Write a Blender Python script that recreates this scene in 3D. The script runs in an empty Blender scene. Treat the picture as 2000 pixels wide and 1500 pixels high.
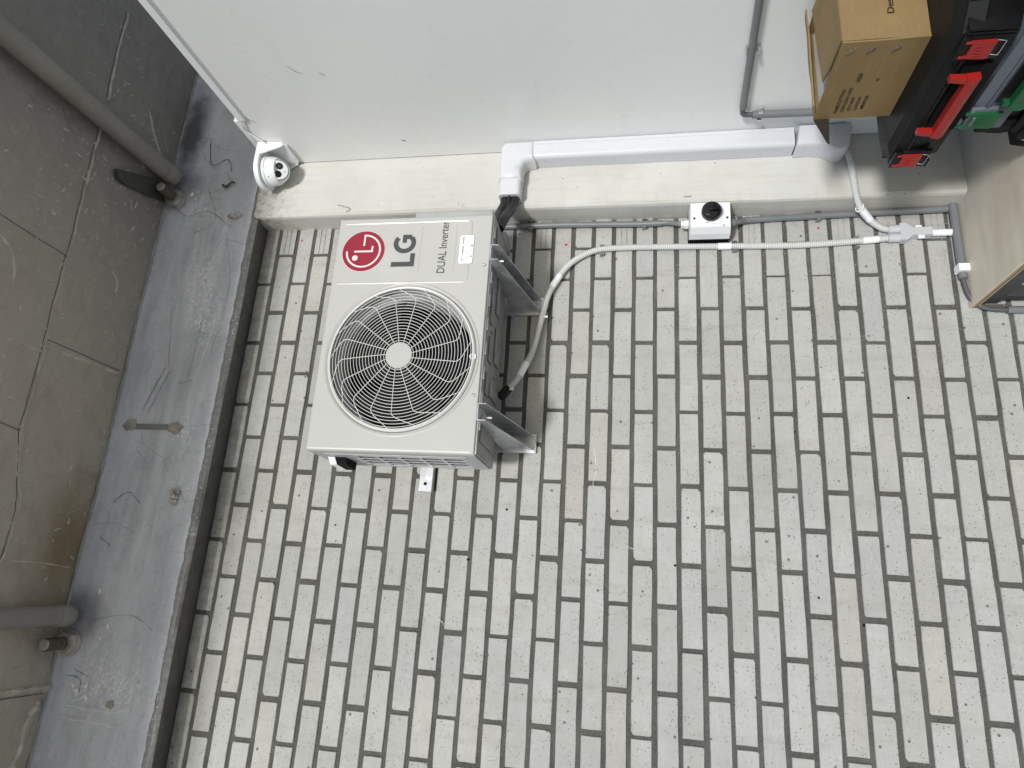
import bpy, bmesh, math, random
from mathutils import Vector, Matrix, noise
random.seed(7)
PI = math.pi
sc = bpy.context.scene
COL = sc.collection

# ------------------------------------------------------------------ camera
R = ((0.0634, 0.1675, -0.9838), (-0.9550, 0.2965, -0.0110), (0.2898, 0.9402, 0.1788))
cx_, cy_, cz_ = Vector(R[0]).normalized(), Vector(R[1]).normalized(), Vector(R[2]).normalized()
cd = bpy.data.cameras.new('camera'); cam = bpy.data.objects.new('camera', cd); COL.objects.link(cam)
cam.matrix_world = Matrix(((cx_.x, -cy_.x, -cz_.x, -0.098), (cx_.y, -cy_.y, -cz_.y, -2.2379), (cx_.z, -cy_.z, -cz_.z, -1.465), (0, 0, 0, 1)))
cd.sensor_width = 36; cd.lens = 36 * 1306.5 / 2000; cd.clip_start = 0.02; cd.clip_end = 2000
sc.camera = cam
FPX = 1306.5
def project(p):
    d = Vector(p) - Vector((-0.098, -2.2379, -1.465))
    z = d.dot(cz_)
    return (1000 + FPX * d.dot(cx_) / z, 750 + FPX * d.dot(cy_) / z) if z > 0.05 else (-9999, -9999)

# ------------------------------------------------------------------ world, sun, exposure
SUN_EL, SUN_AZ = math.radians(18), math.radians(18)          # azimuth: how far left of straight-on
w = bpy.data.worlds.new('World'); sc.world = w; w.use_nodes = True
nt = w.node_tree; bg = nt.nodes['Background']
sky = nt.nodes.new('ShaderNodeTexSky'); sky.sky_type = 'NISHITA'; sky.sun_disc = False
sky.sun_elevation = SUN_EL; sky.sun_rotation = PI + SUN_AZ
sky.air_density = 1.0; sky.dust_density = 0.6; sky.ozone_density = 2.0
nt.links.new(sky.outputs[0], bg.inputs[0]); bg.inputs[1].default_value = 0.085
sd = bpy.data.lights.new('sun', 'SUN'); sd.energy = 2.5; sd.angle = math.radians(7); sd.color = (1, .992, .975)
sun = bpy.data.objects.new('sun', sd); COL.objects.link(sun)
tosun = Vector((-math.sin(SUN_AZ) * math.cos(SUN_EL), -math.cos(SUN_AZ) * math.cos(SUN_EL), math.sin(SUN_EL)))
sun.rotation_euler = tosun.to_track_quat('Z', 'Y').to_euler(); sun.location = (0, -4, 2)
sc.view_settings.view_transform = 'Standard'; sc.view_settings.look = 'None'
sc.view_settings.gamma = 1; sc.view_settings.use_curve_mapping = False
sc.view_settings.exposure = 0.3

# ------------------------------------------------------------------ materials
class NT:
    def __init__(s, name):
        s.m = bpy.data.materials.new(name); s.m.use_nodes = True
        s.t = s.m.node_tree; s.b = s.t.nodes['Principled BSDF']; s.co = s.n('ShaderNodeTexCoord').outputs['Object']
    def n(s, ty, **k):
        x = s.t.nodes.new(ty)
        for a, v in k.items(): setattr(x, a, v)
        return x
    def l(s, a, b): s.t.links.new(a, b)
    def noise(s, scale, detail=4, rough=.55, vec=None, dist=0):
        x = s.n('ShaderNodeTexNoise'); x.inputs['Scale'].default_value = scale; x.inputs['Detail'].default_value = detail
        x.inputs['Roughness'].default_value = rough; x.inputs['Distortion'].default_value = dist
        s.l(vec or s.co, x.inputs['Vector']); return x.outputs['Fac']
    def vor(s, scale, vec=None, feature='F1'):
        x = s.n('ShaderNodeTexVoronoi', feature=feature); x.inputs['Scale'].default_value = scale
        s.l(vec or s.co, x.inputs['Vector']); return x
    def ramp(s, fac, a, b, lo=0., hi=1.):
        x = s.n('ShaderNodeMapRange'); x.inputs['From Min'].default_value = a; x.inputs['From Max'].default_value = b
        x.inputs['To Min'].default_value = lo; x.inputs['To Max'].default_value = hi; x.clamp = True
        s.l(fac, x.inputs['Value']); return x.outputs[0]
    def math(s, op, a, b=None):
        x = s.n('ShaderNodeMath', operation=op)
        for i, v in enumerate((a, b)):
            if v is None: continue
            if isinstance(v, (int, float)): x.inputs[i].default_value = v
            else: s.l(v, x.inputs[i])
        return x.outputs[0]
    def mix(s, fac, a, b, bt='MIX'):
        x = s.n('ShaderNodeMix', data_type='RGBA', blend_type=bt)
        for i, v in ((0, fac), (6, a), (7, b)):
            if isinstance(v, (int, float)): x.inputs[i].default_value = v
            elif isinstance(v, tuple): x.inputs[i].default_value = (*v, 1)
            else: s.l(v, x.inputs[i])
        return x.outputs[2]
    def scale(s, v, vec=None):
        x = s.n('ShaderNodeMapping'); x.inputs['Scale'].default_value = v; s.l(vec or s.co, x.inputs['Vector']); return x.outputs[0]
    def sep(s, vec=None):
        x = s.n('ShaderNodeSeparateXYZ'); s.l(vec or s.co, x.inputs[0]); return x.outputs
    def bump(s, h, strength, dist, prev=None):
        x = s.n('ShaderNodeBump'); x.inputs['Strength'].default_value = strength; x.inputs['Distance'].default_value = dist
        s.l(h, x.inputs['Height'])
        if prev: s.l(prev, x.inputs['Normal'])
        return x.outputs[0]
    def out(s, col=None, rough=None, normal=None, metal=None, spec=None):
        for k, v in (('Base Color', col), ('Roughness', rough), ('Normal', normal), ('Metallic', metal), ('Specular IOR Level', spec)):
            if v is None: continue
            if isinstance(v, (int, float)): s.b.inputs[k].default_value = v
            elif isinstance(v, tuple): s.b.inputs[k].default_value = (*v, 1)
            else: s.l(v, s.b.inputs[k])
        return s.m

def simple(name, col, rough=.45, metal=0., var=.12, vs=9, bs=80, bst=.15, bd=.001, dirt=.0, spec=.5):
    t = NT(name)
    dk = tuple(c * (1 - var) for c in col); lt = tuple(min(1, c * (1 + var)) for c in col)
    c = t.mix(t.ramp(t.noise(vs, 5), .3, .7), dk, lt)
    if dirt:
        c = t.mix(t.math('MULTIPLY', t.ramp(t.noise(vs * 4, 8, .7), .55, .75), dirt), c, (.12, .11, .095))
    r = t.ramp(t.noise(vs * 3, 4), .3, .7, max(.05, rough - .07), min(1, rough + .1))
    return t.out(c, r, t.bump(t.noise(bs, 4), bst, bd), metal, spec)

def m_brick():
    t = NT('brick_face')
    oi = t.n('ShaderNodeObjectInfo'); rnd = oi.outputs['Random']
    off = t.n('ShaderNodeVectorMath', operation='MULTIPLY_ADD'); cmb = t.n('ShaderNodeCombineXYZ')
    for i in range(3): t.l(rnd, cmb.inputs[i])
    t.l(cmb.outputs[0], off.inputs[0]); off.inputs[1].default_value = (31.7, 17.3, 53.9); t.l(t.co, off.inputs[2])
    v = off.outputs[0]
    wn = t.n('ShaderNodeTexWhiteNoise', noise_dimensions='1D'); t.l(rnd, wn.inputs['W'])
    h = t.sep(wn.outputs['Color'])
    base = t.mix(t.ramp(h[0], 0, 1), (.385, .388, .375), (.465, .468, .455))
    base = t.mix(t.ramp(h[1], .82, 1, 0, .45), base, (.46, .44, .37))
    base = t.mix(t.ramp(h[2], .82, 1, 0, .5), base, (.42, .435, .445))
    base = t.mix(t.ramp(rnd, .93, .97, 0, .4), base, (.42, .38, .335))
    c = t.mix(t.ramp(t.noise(14, 5, .6, v), .3, .72, 0, .45), base, (.36, .35, .32))
    st = t.noise(1, 6, .65, t.scale((9, 60, 170), v))
    c = t.mix(t.ramp(st, .56, .74, 0, .35), c, (.56, .56, .54))
    c = t.mix(t.ramp(t.noise(230, 4, .8, v), .50, .66, 0, .55), c, (.29, .283, .262))
    c = t.mix(t.ramp(t.noise(90, 5, .75, v), .56, .68, 0, .30), c, (.60, .60, .58))
    gp = t.n('ShaderNodeNewGeometry').outputs['Position']; ps = t.sep(gp)
    c = t.mix(t.ramp(t.noise(2.4, 6, .7, gp), .42, .66, 0, .40), c, (.29, .29, .278))
    c = t.mix(t.math('MULTIPLY', t.ramp(t.noise(1, 5, .7, t.scale((22, 5, 2.5), gp)), .52, .70), .4), c, (.28, .27, .245))
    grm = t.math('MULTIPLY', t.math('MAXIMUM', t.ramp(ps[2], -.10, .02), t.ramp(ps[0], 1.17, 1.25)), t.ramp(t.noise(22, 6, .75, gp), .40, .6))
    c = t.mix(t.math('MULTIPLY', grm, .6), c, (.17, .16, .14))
    vo = t.vor(95, v)
    pm = t.math('MULTIPLY', t.ramp(vo.outputs['Distance'], .14, .24, .9, 0), t.ramp(t.noise(30, 3, .6, v), .42, .58))
    vo2 = t.vor(20, v)
    pm2 = t.math('MULTIPLY', t.ramp(vo2.outputs['Distance'], .075, .1, 1, 0), t.ramp(t.noise(11, 2, .5, v), .47, .5))
    pits = t.math('MAXIMUM', pm, pm2)
    c = t.mix(t.math('MULTIPLY', pits, .85), c, (.08, .076, .068))
    # thin dark cobweb-like scratches
    vs_ = t.vor(16, t.scale((1, 1, 2.2), v), 'DISTANCE_TO_EDGE')
    sc_ = t.math('MULTIPLY', t.ramp(vs_.outputs['Distance'], 0, .012, 1, 0), t.ramp(t.noise(5, 2, .5, v), .55, .65))
    c = t.mix(t.math('MULTIPLY', sc_, .6), c, (.16, .155, .15))
    n = t.bump(t.noise(120, 5, .7, v), .35, .0012)
    n = t.bump(pits, -.8, .002, n)
    n = t.bump(t.noise(12, 3, .5, v), .35, .004, n)
    return t.out(c, t.ramp(t.noise(30, 4, .5, v), .3, .7, .62, .85), n, 0, .35)

def m_mortar():
    t = NT('mortar')
    c = t.mix(t.ramp(t.noise(9, 5), .35, .65), (.062, .061, .056), (.10, .098, .090))
    c = t.mix(t.ramp(t.noise(260, 4, .7), .45, .7, 0, .5), c, (.21, .205, .185))
    s = t.sep()
    # lime smears, mostly on the lower right part of the wall
    reg = t.math('MULTIPLY', t.ramp(s[0], .35, .95), t.ramp(s[2], -1.4, -1.9))
    fl = t.ramp(t.noise(170, 6, .75, dist=.6), .60, .66)
    c = t.mix(t.math('MULTIPLY', fl, t.math('MAXIMUM', reg, t.ramp(t.noise(3, 2), .66, .72, 0, .6))), c, (.55, .55, .52))
    n = t.bump(t.noise(180, 6, .7), .8, .003); n = t.bump(t.noise(25, 4), .6, .006, n)
    return t.out(c, .92, n, 0, .2)

def m_beam():
    t = NT('beam_grey_paint'); s = t.sep()
    st = t.noise(1, 7, .62, t.scale((2.2, 22, 19)), .4)
    c = t.mix(t.ramp(st, .32, .68), (.42, .445, .50), (.64, .665, .73))
    c = t.mix(t.ramp(t.noise(5, 5, .6), .38, .66, 0, .6), c, (.62, .64, .69))
    c = t.mix(t.ramp(t.noise(2.2, 4, .6, dist=.5), .55, .70, 0, .4), c, (.30, .315, .35))
    st2 = t.noise(1, 5, .6, t.scale((60, 30, 6)))
    c = t.mix(t.ramp(st2, .60, .78, 0, .22), c, (.42, .43, .46))
    # bare plaster strip beside the arris (ragged paint edge)
    edge = t.math('ADD', s[2], t.ramp(t.noise(18, 5, .6), .2, .8, -.006, .006))
    bare = t.ramp(edge, .041, .0425, 1, 0)
    c = t.mix(bare, c, t.mix(t.ramp(t.noise(60, 5), .35, .65), (.15, .15, .147), (.22, .22, .215)))
    line = t.math('MULTIPLY', t.ramp(edge, .0405, .042), t.ramp(edge, .0425, .044, 1, 0))
    c = t.mix(t.math('MULTIPLY', line, .9), c, (.05, .05, .05))
    # white paint flecks in clusters
    fl = t.math('MULTIPLY', t.ramp(t.noise(95, 6, .75), .60, .64), t.ramp(t.noise(4.2, 3, .5), .55, .62))
    c = t.mix(fl, c, (.74, .76, .80))
    for px_, pz_, kx_, kz_ in ((-.50, .28, 1, 1), (-.50, .16, 1, 1.2), (.97, .20, .7, 1.3), (.80, .15, .8, 1.2), (1.28, .30, 1.6, 1.6), (.37, .15, 2, 1.6), (.16, .10, 1.4, 2)):
        sx = t.math('MULTIPLY', t.math('SUBTRACT', s[0], px_), kx_); sz = t.math('MULTIPLY', t.math('SUBTRACT', s[2], pz_), kz_)
        so = t.math('SQRT', t.math('ADD', t.math('MULTIPLY', sx, sx), t.math('MULTIPLY', sz, sz)))
        k1 = t.math('MULTIPLY', t.ramp(so, .03, .13, 1, 0), t.ramp(t.noise(85, 7, .8, dist=.4), .52, .60))
        c = t.mix(t.math('MULTIPLY', k1, .95), c, (.86, .88, .92))
    c = t.mix(t.ramp(t.noise(1, 6, .7, t.scale((7, 60, 55))), .56, .72, 0, .35), c, (.60, .615, .65))
    c = t.mix(t.ramp(t.noise(13, 6, .75), .52, .70, 0, .35), c, (.27, .285, .315))
    c = t.mix(t.ramp(t.noise(60, 5, .8), .52, .68, 0, .35), c, (.22, .23, .26))
    c = t.mix(t.ramp(t.noise(45, 6, .8), .60, .70, 0, .5), c, (.68, .70, .76))
    cr = t.vor(4.2, t.scale((1, 1, 1.7)), 'DISTANCE_TO_EDGE')
    crm = t.math('MULTIPLY', t.ramp(cr.outputs['Distance'], 0, .006, 1, 0), t.ramp(t.noise(3, 3), .52, .56))
    c = t.mix(t.math('MULTIPLY', crm, .55), c, (.09, .09, .10))
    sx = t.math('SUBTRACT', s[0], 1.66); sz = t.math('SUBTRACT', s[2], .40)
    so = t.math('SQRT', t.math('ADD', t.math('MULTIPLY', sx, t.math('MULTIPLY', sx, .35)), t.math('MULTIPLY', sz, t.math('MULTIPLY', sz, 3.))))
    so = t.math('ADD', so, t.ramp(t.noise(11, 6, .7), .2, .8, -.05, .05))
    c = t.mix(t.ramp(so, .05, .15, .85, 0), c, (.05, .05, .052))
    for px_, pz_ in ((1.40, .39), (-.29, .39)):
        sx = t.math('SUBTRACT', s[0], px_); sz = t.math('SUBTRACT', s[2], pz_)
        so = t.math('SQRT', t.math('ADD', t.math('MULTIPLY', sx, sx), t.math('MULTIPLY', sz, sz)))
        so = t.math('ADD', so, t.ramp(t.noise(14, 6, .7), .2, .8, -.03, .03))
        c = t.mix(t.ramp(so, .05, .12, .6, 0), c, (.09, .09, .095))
    # underside of the beam, its shade painted in as a dark tone
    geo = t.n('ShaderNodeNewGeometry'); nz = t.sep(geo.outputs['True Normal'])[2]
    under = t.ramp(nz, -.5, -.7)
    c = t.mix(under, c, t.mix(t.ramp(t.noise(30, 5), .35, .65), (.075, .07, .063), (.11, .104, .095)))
    n = t.bump(t.noise(50, 6, .65), .22, .003); n = t.bump(crm, -.5, .002, n); n = t.bump(bare, -.5, .002, n)
    n = t.bump(st, .4, .005, n)
    return t.out(c, t.ramp(t.noise(12, 4), .3, .7, .34, .55), n, 0, .5)

def m_column():
    t = NT('column_cream_paint'); s = t.sep()
    c = t.mix(t.ramp(t.noise(3.5, 5), .35, .65), (.51, .507, .477), (.575, .573, .55))
    c = t.mix(t.ramp(t.noise(1, 5, .6, t.scale((50, 50, 4))), .5, .75, 0, .45), c, (.44, .42, .36))
    c = t.mix(t.ramp(t.noise(6, 6, .7), .52, .7, 0, .35), c, (.43, .41, .35))
    c = t.mix(t.ramp(s[2], -1.95, -2.4, 0, .35), c, (.50, .455, .36))
    d = t.math('MULTIPLY', t.ramp(s[2], -.16, .0), t.ramp(t.noise(45, 7, .8), .47, .6))
    c = t.mix(t.math('MULTIPLY', d, .8), c, (.24, .21, .15))
    vo = t.vor(22); pm = t.math('MULTIPLY', t.ramp(vo.outputs['Distance'], .055, .075, 1, 0), t.ramp(t.noise(7, 2), .52, .56))
    c = t.mix(t.math('MULTIPLY', pm, .75), c, (.16, .14, .11))
    sp = t.ramp(t.noise(70, 6, .8), .68, .72, 0, .5); c = t.mix(sp, c, (.38, .35, .28))
    n = t.bump(t.noise(40, 6, .7), .3, .003); n = t.bump(pm, -.8, .003, n); n = t.bump(t.noise(1, 4, .6, t.scale((60, 60, 7))), .35, .003, n)
    return t.out(c, .55, n, 0, .4)

def m_ceiling():
    t = NT('ceiling_dark_concrete'); s = t.sep()
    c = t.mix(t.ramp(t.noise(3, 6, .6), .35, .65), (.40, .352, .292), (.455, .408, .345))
    c = t.mix(t.ramp(s[0], .55, 1.3, 0, .75), c, (.15, .145, .137))  # light falloff painted in: ceiling darkens toward the white wall
    c = t.mix(t.ramp(t.noise(24, 7, .8), .52, .80, 0, .40), c, (.58, .53, .45))
    c = t.mix(t.ramp(t.noise(3, 4, .5), .35, .7, 0, .35), c, (.26, .235, .20))
    c = t.mix(t.ramp(t.noise(9, 7, .75), .52, .75, 0, .45), c, (.22, .19, .155))
    # greenish brown damp stain near the beam, left of the plain ceiling pipe
    dx = t.math('SUBTRACT', s[0], -.06); dy = t.math('SUBTRACT', s[1], -.17)
    dd = t.math('SQRT', t.math('ADD', t.math('MULTIPLY', dx, t.math('MULTIPLY', dx, .45)), t.math('MULTIPLY', dy, dy)))
    dd = t.math('ADD', dd, t.ramp(t.noise(9, 6, .7), .2, .8, -.09, .09))
    c = t.mix(t.ramp(dd, .03, .21, .9, 0), c, (.20, .145, .062))
    n = t.bump(t.noise(170, 3, .6), .45, .003); n = t.bump(t.noise(16, 4, .55, dist=.6), .55, .010, n); n = t.bump(t.noise(60, 4, .6), .5, .006, n)
    return t.out(c, t.ramp(t.noise(15, 5), .3, .7, .30, .48), n, 0, .7)

def m_white():
    t = NT('white_panel_paint')
    c = t.mix(t.ramp(t.noise(1.3, 4), .3, .7), (.77, .785, .775), (.81, .82, .81))
    c = t.mix(t.ramp(t.noise(1, 4, .6, t.scale((4, 2, 14))), .55, .8, 0, .25), c, (.70, .71, .70))
    sm = t.math('MULTIPLY', t.ramp(t.noise(34, 6, .8, t.scale((1, 2.5, 1))), .66, .72), t.ramp(t.noise(5.5, 2), .5, .65))
    c = t.mix(t.math('MULTIPLY', sm, .16), c, (.33, .33, .32))
    return t.out(c, t.ramp(t.noise(6, 4), .3, .7, .24, .36), t.bump(t.noise(7, 3), .05, .003), 0, .5)

def m_card():
    t = NT('brown_cardboard')
    c = t.mix(t.ramp(t.noise(7, 5), .3, .7), (.20, .135, .056), (.245, .167, .074))
    c = t.mix(t.ramp(t.noise(1, 4, .6, t.scale((50, 6, 120))), .56, .72, 0, .3), c, (.32, .24, .135))
    c = t.mix(t.ramp(t.noise(40, 6, .75), .62, .75, 0, .35), c, (.18, .12, .06))
    wv = t.n('ShaderNodeTexWave'); wv.bands_direction = 'Z'; wv.inputs['Scale'].default_value = 45
    t.l(t.co, wv.inputs[0])
    n = t.bump(wv.outputs['Fac'], .10, .0008); n = t.bump(t.noise(18, 4), .3, .003, n)
    return t.out(c, .62, n, 0, .35)

def m_ply():
    t = NT('plywood_top')
    g = t.noise(1, 6, .6, t.scale((3, 11, 9)), .5)
    c = t.mix(t.ramp(g, .3, .7), (.56, .505, .41), (.71, .655, .55))
    c = t.mix(t.ramp(t.noise(3, 5), .5, .75, 0, .6), c, (.46, .33, .22))
    s = t.sep()
    c = t.mix(t.ramp(s[0], 1.1, 1.3, 0, .6), c, (.38, .385, .39))
    k = t.vor(6); c = t.mix(t.math('MULTIPLY', t.ramp(k.outputs['Distance'], .03, .06, 1, 0), .7), c, (.12, .09, .06))
    c = t.mix(t.ramp(t.noise(60, 6, .8), .64, .72, 0, .4), c, (.25, .21, .16))
    return t.out(c, .5, t.bump(g, .2, .002), 0, .4)

def m_galv():
    t = NT('galvanised_steel')
    v = t.vor(28)
    h = t.sep(v.outputs['Color'])[0]
    c = t.mix(t.ramp(h, 0, 1), (.46, .48, .49), (.62, .64, .655))
    c = t.mix(t.ramp(t.noise(14, 5, .7), .6, .75, 0, .5), c, (.30, .31, .31))
    return t.out(c, t.ramp(t.noise(20, 4), .3, .7, .32, .5), t.bump(t.noise(40, 3), .12, .002), .75, .5)

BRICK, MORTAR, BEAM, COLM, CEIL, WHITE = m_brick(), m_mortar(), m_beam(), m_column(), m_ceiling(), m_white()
CARD, PLY, GALV = m_card(), m_ply(), m_galv()
FLOOR = simple('floor_pale_bounce', (.66, .635, .58), .8, var=.2, vs=1.5, bs=60, bst=.3)  # unseen floor, colour made pale and warm to bounce light onto the ceiling
ACW = simple('ac_cream_enamel', (.475, .468, .445), .33, var=.02, vs=2, bs=150, bst=.03, dirt=.05)
ACG = simple('ac_grey_side', (.40, .41, .41), .42, var=.06, vs=5, bs=90, bst=.05, dirt=.2)
ACU = simple('ac_base_metal', (.22, .225, .22), .4, .3, var=.18, vs=22, bs=40, bst=.4, bd=.003)
RIMC = simple('grille_white_wire', (.68, .675, .65), .35, var=.02, vs=4, bs=60, bst=.02)
DARKIN = simple('dark_inside', (.008, .008, .008), .8, var=.1, spec=.15)
FANB = simple('fan_blade_shaded', (.006, .006, .007), .6, var=.1, spec=.15)  # grey blades coloured near black, shade inside the fan opening painted in
COIL = simple('coil_metal', (.10, .10, .10), .4, .7, var=.2, vs=60)
RED = simple('logo_red', (.27, .009, .028), .4, var=.03, vs=4, bst=.02)
INK = simple('logo_grey_ink', (.06, .06, .062), .5, var=.03, bst=.02)
PALE = simple('logo_pale_line', (.72, .66, .62), .4, var=.02, bst=.02)
PAPER = simple('sticker_white', (.86, .87, .88), .35, var=.02, bst=.02)
INKS = simple('sticker_print', (.28, .28, .29), .6, var=.1, bst=.02)
PVC = simple('white_pvc', (.59, .60, .635), .28, var=.02, vs=3, bs=30, bst=.04)
PVCF = simple('white_corrugated_conduit', (.56, .57, .565), .42, var=.05, vs=6, bst=.05)
LINE = simple('pvc_seam_shadow_gap', (.16, .17, .19), .6, var=.02, bst=.02)
FOAM = simple('black_insulation_foam', (.012, .012, .013), .5, var=.2, vs=30, bs=60, bst=.3)
GREYC = simple('grey_pvc_conduit', (.165, .175, .185), .38, var=.08, vs=6, bst=.06, dirt=.25)
DGREYC = simple('dark_grey_cable', (.085, .09, .095), .45, var=.1, vs=8, bst=.08)
CLIPG = simple('grey_clip_plastic', (.20, .205, .21), .45, var=.06)
CAMW = simple('camera_white', (.80, .82, .84), .3, var=.015, vs=3, bst=.02)
LENS = simple('black_lens', (.006, .006, .008), .08, var=.05, bst=0)
LENSG = simple('lens_grey_ring', (.06, .06, .065), .25, var=.05, bst=0)
PIPE = simple('grey_painted_pipe', (.24, .225, .20), .36, var=.14, vs=7, bs=40, bst=.12, bd=.002, dirt=.45)
STEEL = simple('worn_steel_bolt', (.52, .50, .46), .42, .6, var=.25, vs=30, bs=60, bst=.5, bd=.002, dirt=.6)
PLAST = simple('crumbly_plaster', (.34, .33, .29), .9, var=.3, vs=24, bs=70, bst=.8, bd=.004, dirt=.6)
SWB = simple('switch_light_grey', (.72, .74, .755), .32, var=.02, bst=.03)
BLK = simple('black_plastic', (.006, .006, .0065), .33, var=.15, vs=6, bs=300, bst=.15, bd=.0005, spec=.2)
BLK2 = simple('charcoal_plastic', (.009, .0095, .0095), .5, var=.12, vs=6, bs=300, bst=.2, bd=.0005, spec=.18)
REDP = simple('red_plastic', (.30, .014, .012), .32, var=.08, vs=7, bst=.06)
GRN = simple('green_plastic', (.008, .095, .035), .36, var=.08, vs=7, bst=.06)
GRYP = simple('blue_grey_plastic', (.115, .13, .155), .4, var=.08, vs=7, bst=.08)
BAG = simple('black_nylon', (.014, .014, .015), .7, var=.3, vs=30, bs=400, bst=.5, bd=.001)
CHROME = simple('bright_wire', (.75, .75, .76), .18, 1., var=.05, bst=.02)
PLASTC = simple('ceiling_ridge_concrete', (.46, .42, .355), .5, var=.3, vs=24, bs=70, bst=.8, bd=.004, dirt=.5)
RUST = simple('dark_rusty_steel', (.12, .10, .08), .6, .3, var=.4, vs=60, bs=80, bst=.6, bd=.002, dirt=.7)
DIRTY = simple('dark_smudge', (.09, .09, .085), .9, var=.2, bst=.1)
WSCR = simple('white_scratch', (.85, .86, .89), .8, var=.2, vs=60, bst=.1)
PLYE = simple('plywood_edge', (.38, .29, .17), .7, var=.25, vs=1, bst=.2)
TBODY = simple('dark_table_frame', (.045, .047, .05), .5, var=.15)
REDDOT = simple('red_mark', (.42, .03, .03), .7, var=.1)

# ------------------------------------------------------------------ builders
def new_obj(name, me, parent=None):
    o = bpy.data.objects.new(name, me); COL.objects.link(o)
    if parent is not None:
        o.parent = parent
        if parent.type == 'EMPTY' or parent.get('_off'):
            o.matrix_parent_inverse = Matrix.Translation(-Vector(parent.get('_loc', (0, 0, 0))))
        o['_loc'] = parent.get('_loc', (0, 0, 0)); o['_sub'] = 1
    return o
def mesh_obj(name, vs, fs, mats, parent=None, smooth=False, mi=None):
    me = bpy.data.meshes.new(name); me.from_pydata([tuple(v) for v in vs], [], fs)
    for m in (mats if isinstance(mats, (list, tuple)) else [mats]): me.materials.append(m)
    if mi: me.polygons.foreach_set('material_index', mi)
    if smooth: me.polygons.foreach_set('use_smooth', [True] * len(me.polygons))
    me.update()
    o = bpy.data.objects.new(name, me); COL.objects.link(o)
    if parent is not None:
        o.parent = parent
        if parent.type == 'EMPTY': o.matrix_parent_inverse = Matrix.Translation(-parent.location)
        # a mesh parent sits at the same frame as its own thing, so its child needs no offset
    return o
def thing(name, label, cat, loc, group=None):
    o = bpy.data.objects.new(name, None); COL.objects.link(o); o.location = loc; o.empty_display_size = .05
    o['label'] = label; o['category'] = cat; o['kind'] = 'thing'
    if group: o['group'] = group
    return o
def tag(o, label, cat=None, group=None, kind=None):
    o['label'] = label
    if cat: o['category'] = cat
    if group: o['group'] = group
    if kind: o['kind'] = kind
    return o
class MB:
    def __init__(s): s.v = []; s.f = []
    def add(s, vs, fs):
        k = len(s.v); s.v += [Vector(v) for v in vs]; s.f += [tuple(i + k for i in f) for f in fs]; return s
    def box(s, a, b, bev=0.):
        (x0, y0, z0), (x1, y1, z1) = [min(p, q) for p, q in zip(a, b)], [max(p, q) for p, q in zip(a, b)]
        if bev <= 0:
            return s.add([(x, y, z) for z in (z0, z1) for y in (y0, y1) for x in (x0, x1)],
                         [(0, 2, 3, 1), (4, 5, 7, 6), (0, 1, 5, 4), (2, 6, 7, 3), (0, 4, 6, 2), (1, 3, 7, 5)])
        bm = bmesh.new(); bmesh.ops.create_cube(bm, size=1)
        for v in bm.verts: v.co = Vector(((x0 + x1) / 2 + v.co.x * (x1 - x0), (y0 + y1) / 2 + v.co.y * (y1 - y0), (z0 + z1) / 2 + v.co.z * (z1 - z0)))
        bmesh.ops.bevel(bm, geom=list(bm.edges), offset=bev, segments=2, profile=.5, affect='EDGES')
        bm.verts.index_update()
        s.add([v.co.copy() for v in bm.verts], [tuple(v.index for v in f.verts) for f in bm.faces]); bm.free(); return s
    def prism(s, pts, d):                      # closed polygon (3D points) swept along vector d
        n = len(pts); d = Vector(d); P = [Vector(p) for p in pts]
        nrm = (P[1] - P[0]).cross(P[2] - P[1])
        fs = [tuple(range(n)), tuple(range(2 * n - 1, n - 1, -1))] + [(i, i + n, (i + 1) % n + n, (i + 1) % n) for i in range(n)]
        return s.add(P + [p + d for p in P], fs)
    def tube(s, pts, r, seg=10, caps=True, closed=False):
        P = [Vector(p) for p in pts]; n = len(P); rr = r if isinstance(r, (list, tuple)) else [r] * n
        T = []
        for i in range(n):
            if closed: d = P[(i + 1) % n] - P[i - 1]
            else: d = P[min(i + 1, n - 1)] - P[max(i - 1, 0)]
            T.append(d.normalized())
        up = Vector((0, 0, 1)) if abs(T[0].z) < .9 else Vector((1, 0, 0))
        a = T[0].cross(up).normalized(); vs = []
        for i in range(n):
            a = (a - T[i] * a.dot(T[i])).normalized(); b = T[i].cross(a)
            for k in range(seg):
                th = 2 * PI * k / seg; vs.append(P[i] + (a * math.cos(th) + b * math.sin(th)) * rr[i])
        fs = []
        for i in range(n if closed else n - 1):
            j = (i + 1) % n
            for k in range(seg): fs.append((i * seg + k, i * seg + (k + 1) % seg, j * seg + (k + 1) % seg, j * seg + k))
        if caps and not closed: fs += [tuple(range(seg - 1, -1, -1)), tuple((n - 1) * seg + k for k in range(seg))]
        return s.add(vs, fs)
    def lathe(s, c, ax, prof, seg=40):         # prof: (radius, height along axis)
        c = Vector(c); ax = Vector(ax).normalized(); a = ax.orthogonal().normalized(); b = ax.cross(a); vs = []
        for r, h in prof:
            for k in range(seg):
                th = 2 * PI * k / seg; vs.append(c + ax * h + (a * math.cos(th) + b * math.sin(th)) * max(r, 1e-5))
        fs = [(i * seg + k, i * seg + (k + 1) % seg, (i + 1) * seg + (k + 1) % seg, (i + 1) * seg + k) for i in range(len(prof) - 1) for k in range(seg)]
        return s.add(vs, fs)
    def put(s, name, mat, parent=None, smooth=False):
        o = mesh_obj(name, s.v, s.f, mat, parent, smooth)
        if smooth:
            bm = bmesh.new(); bm.from_mesh(o.data)
            for e in bm.edges:
                if len(e.link_faces) == 2 and e.calc_face_angle(0) > math.radians(38): e.smooth = False
            bm.to_mesh(o.data); bm.free()
        return o
def P(name, mat, parent, fn, smooth=False):
    m = MB(); fn(m); return m.put(name, mat, parent, smooth)
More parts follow.
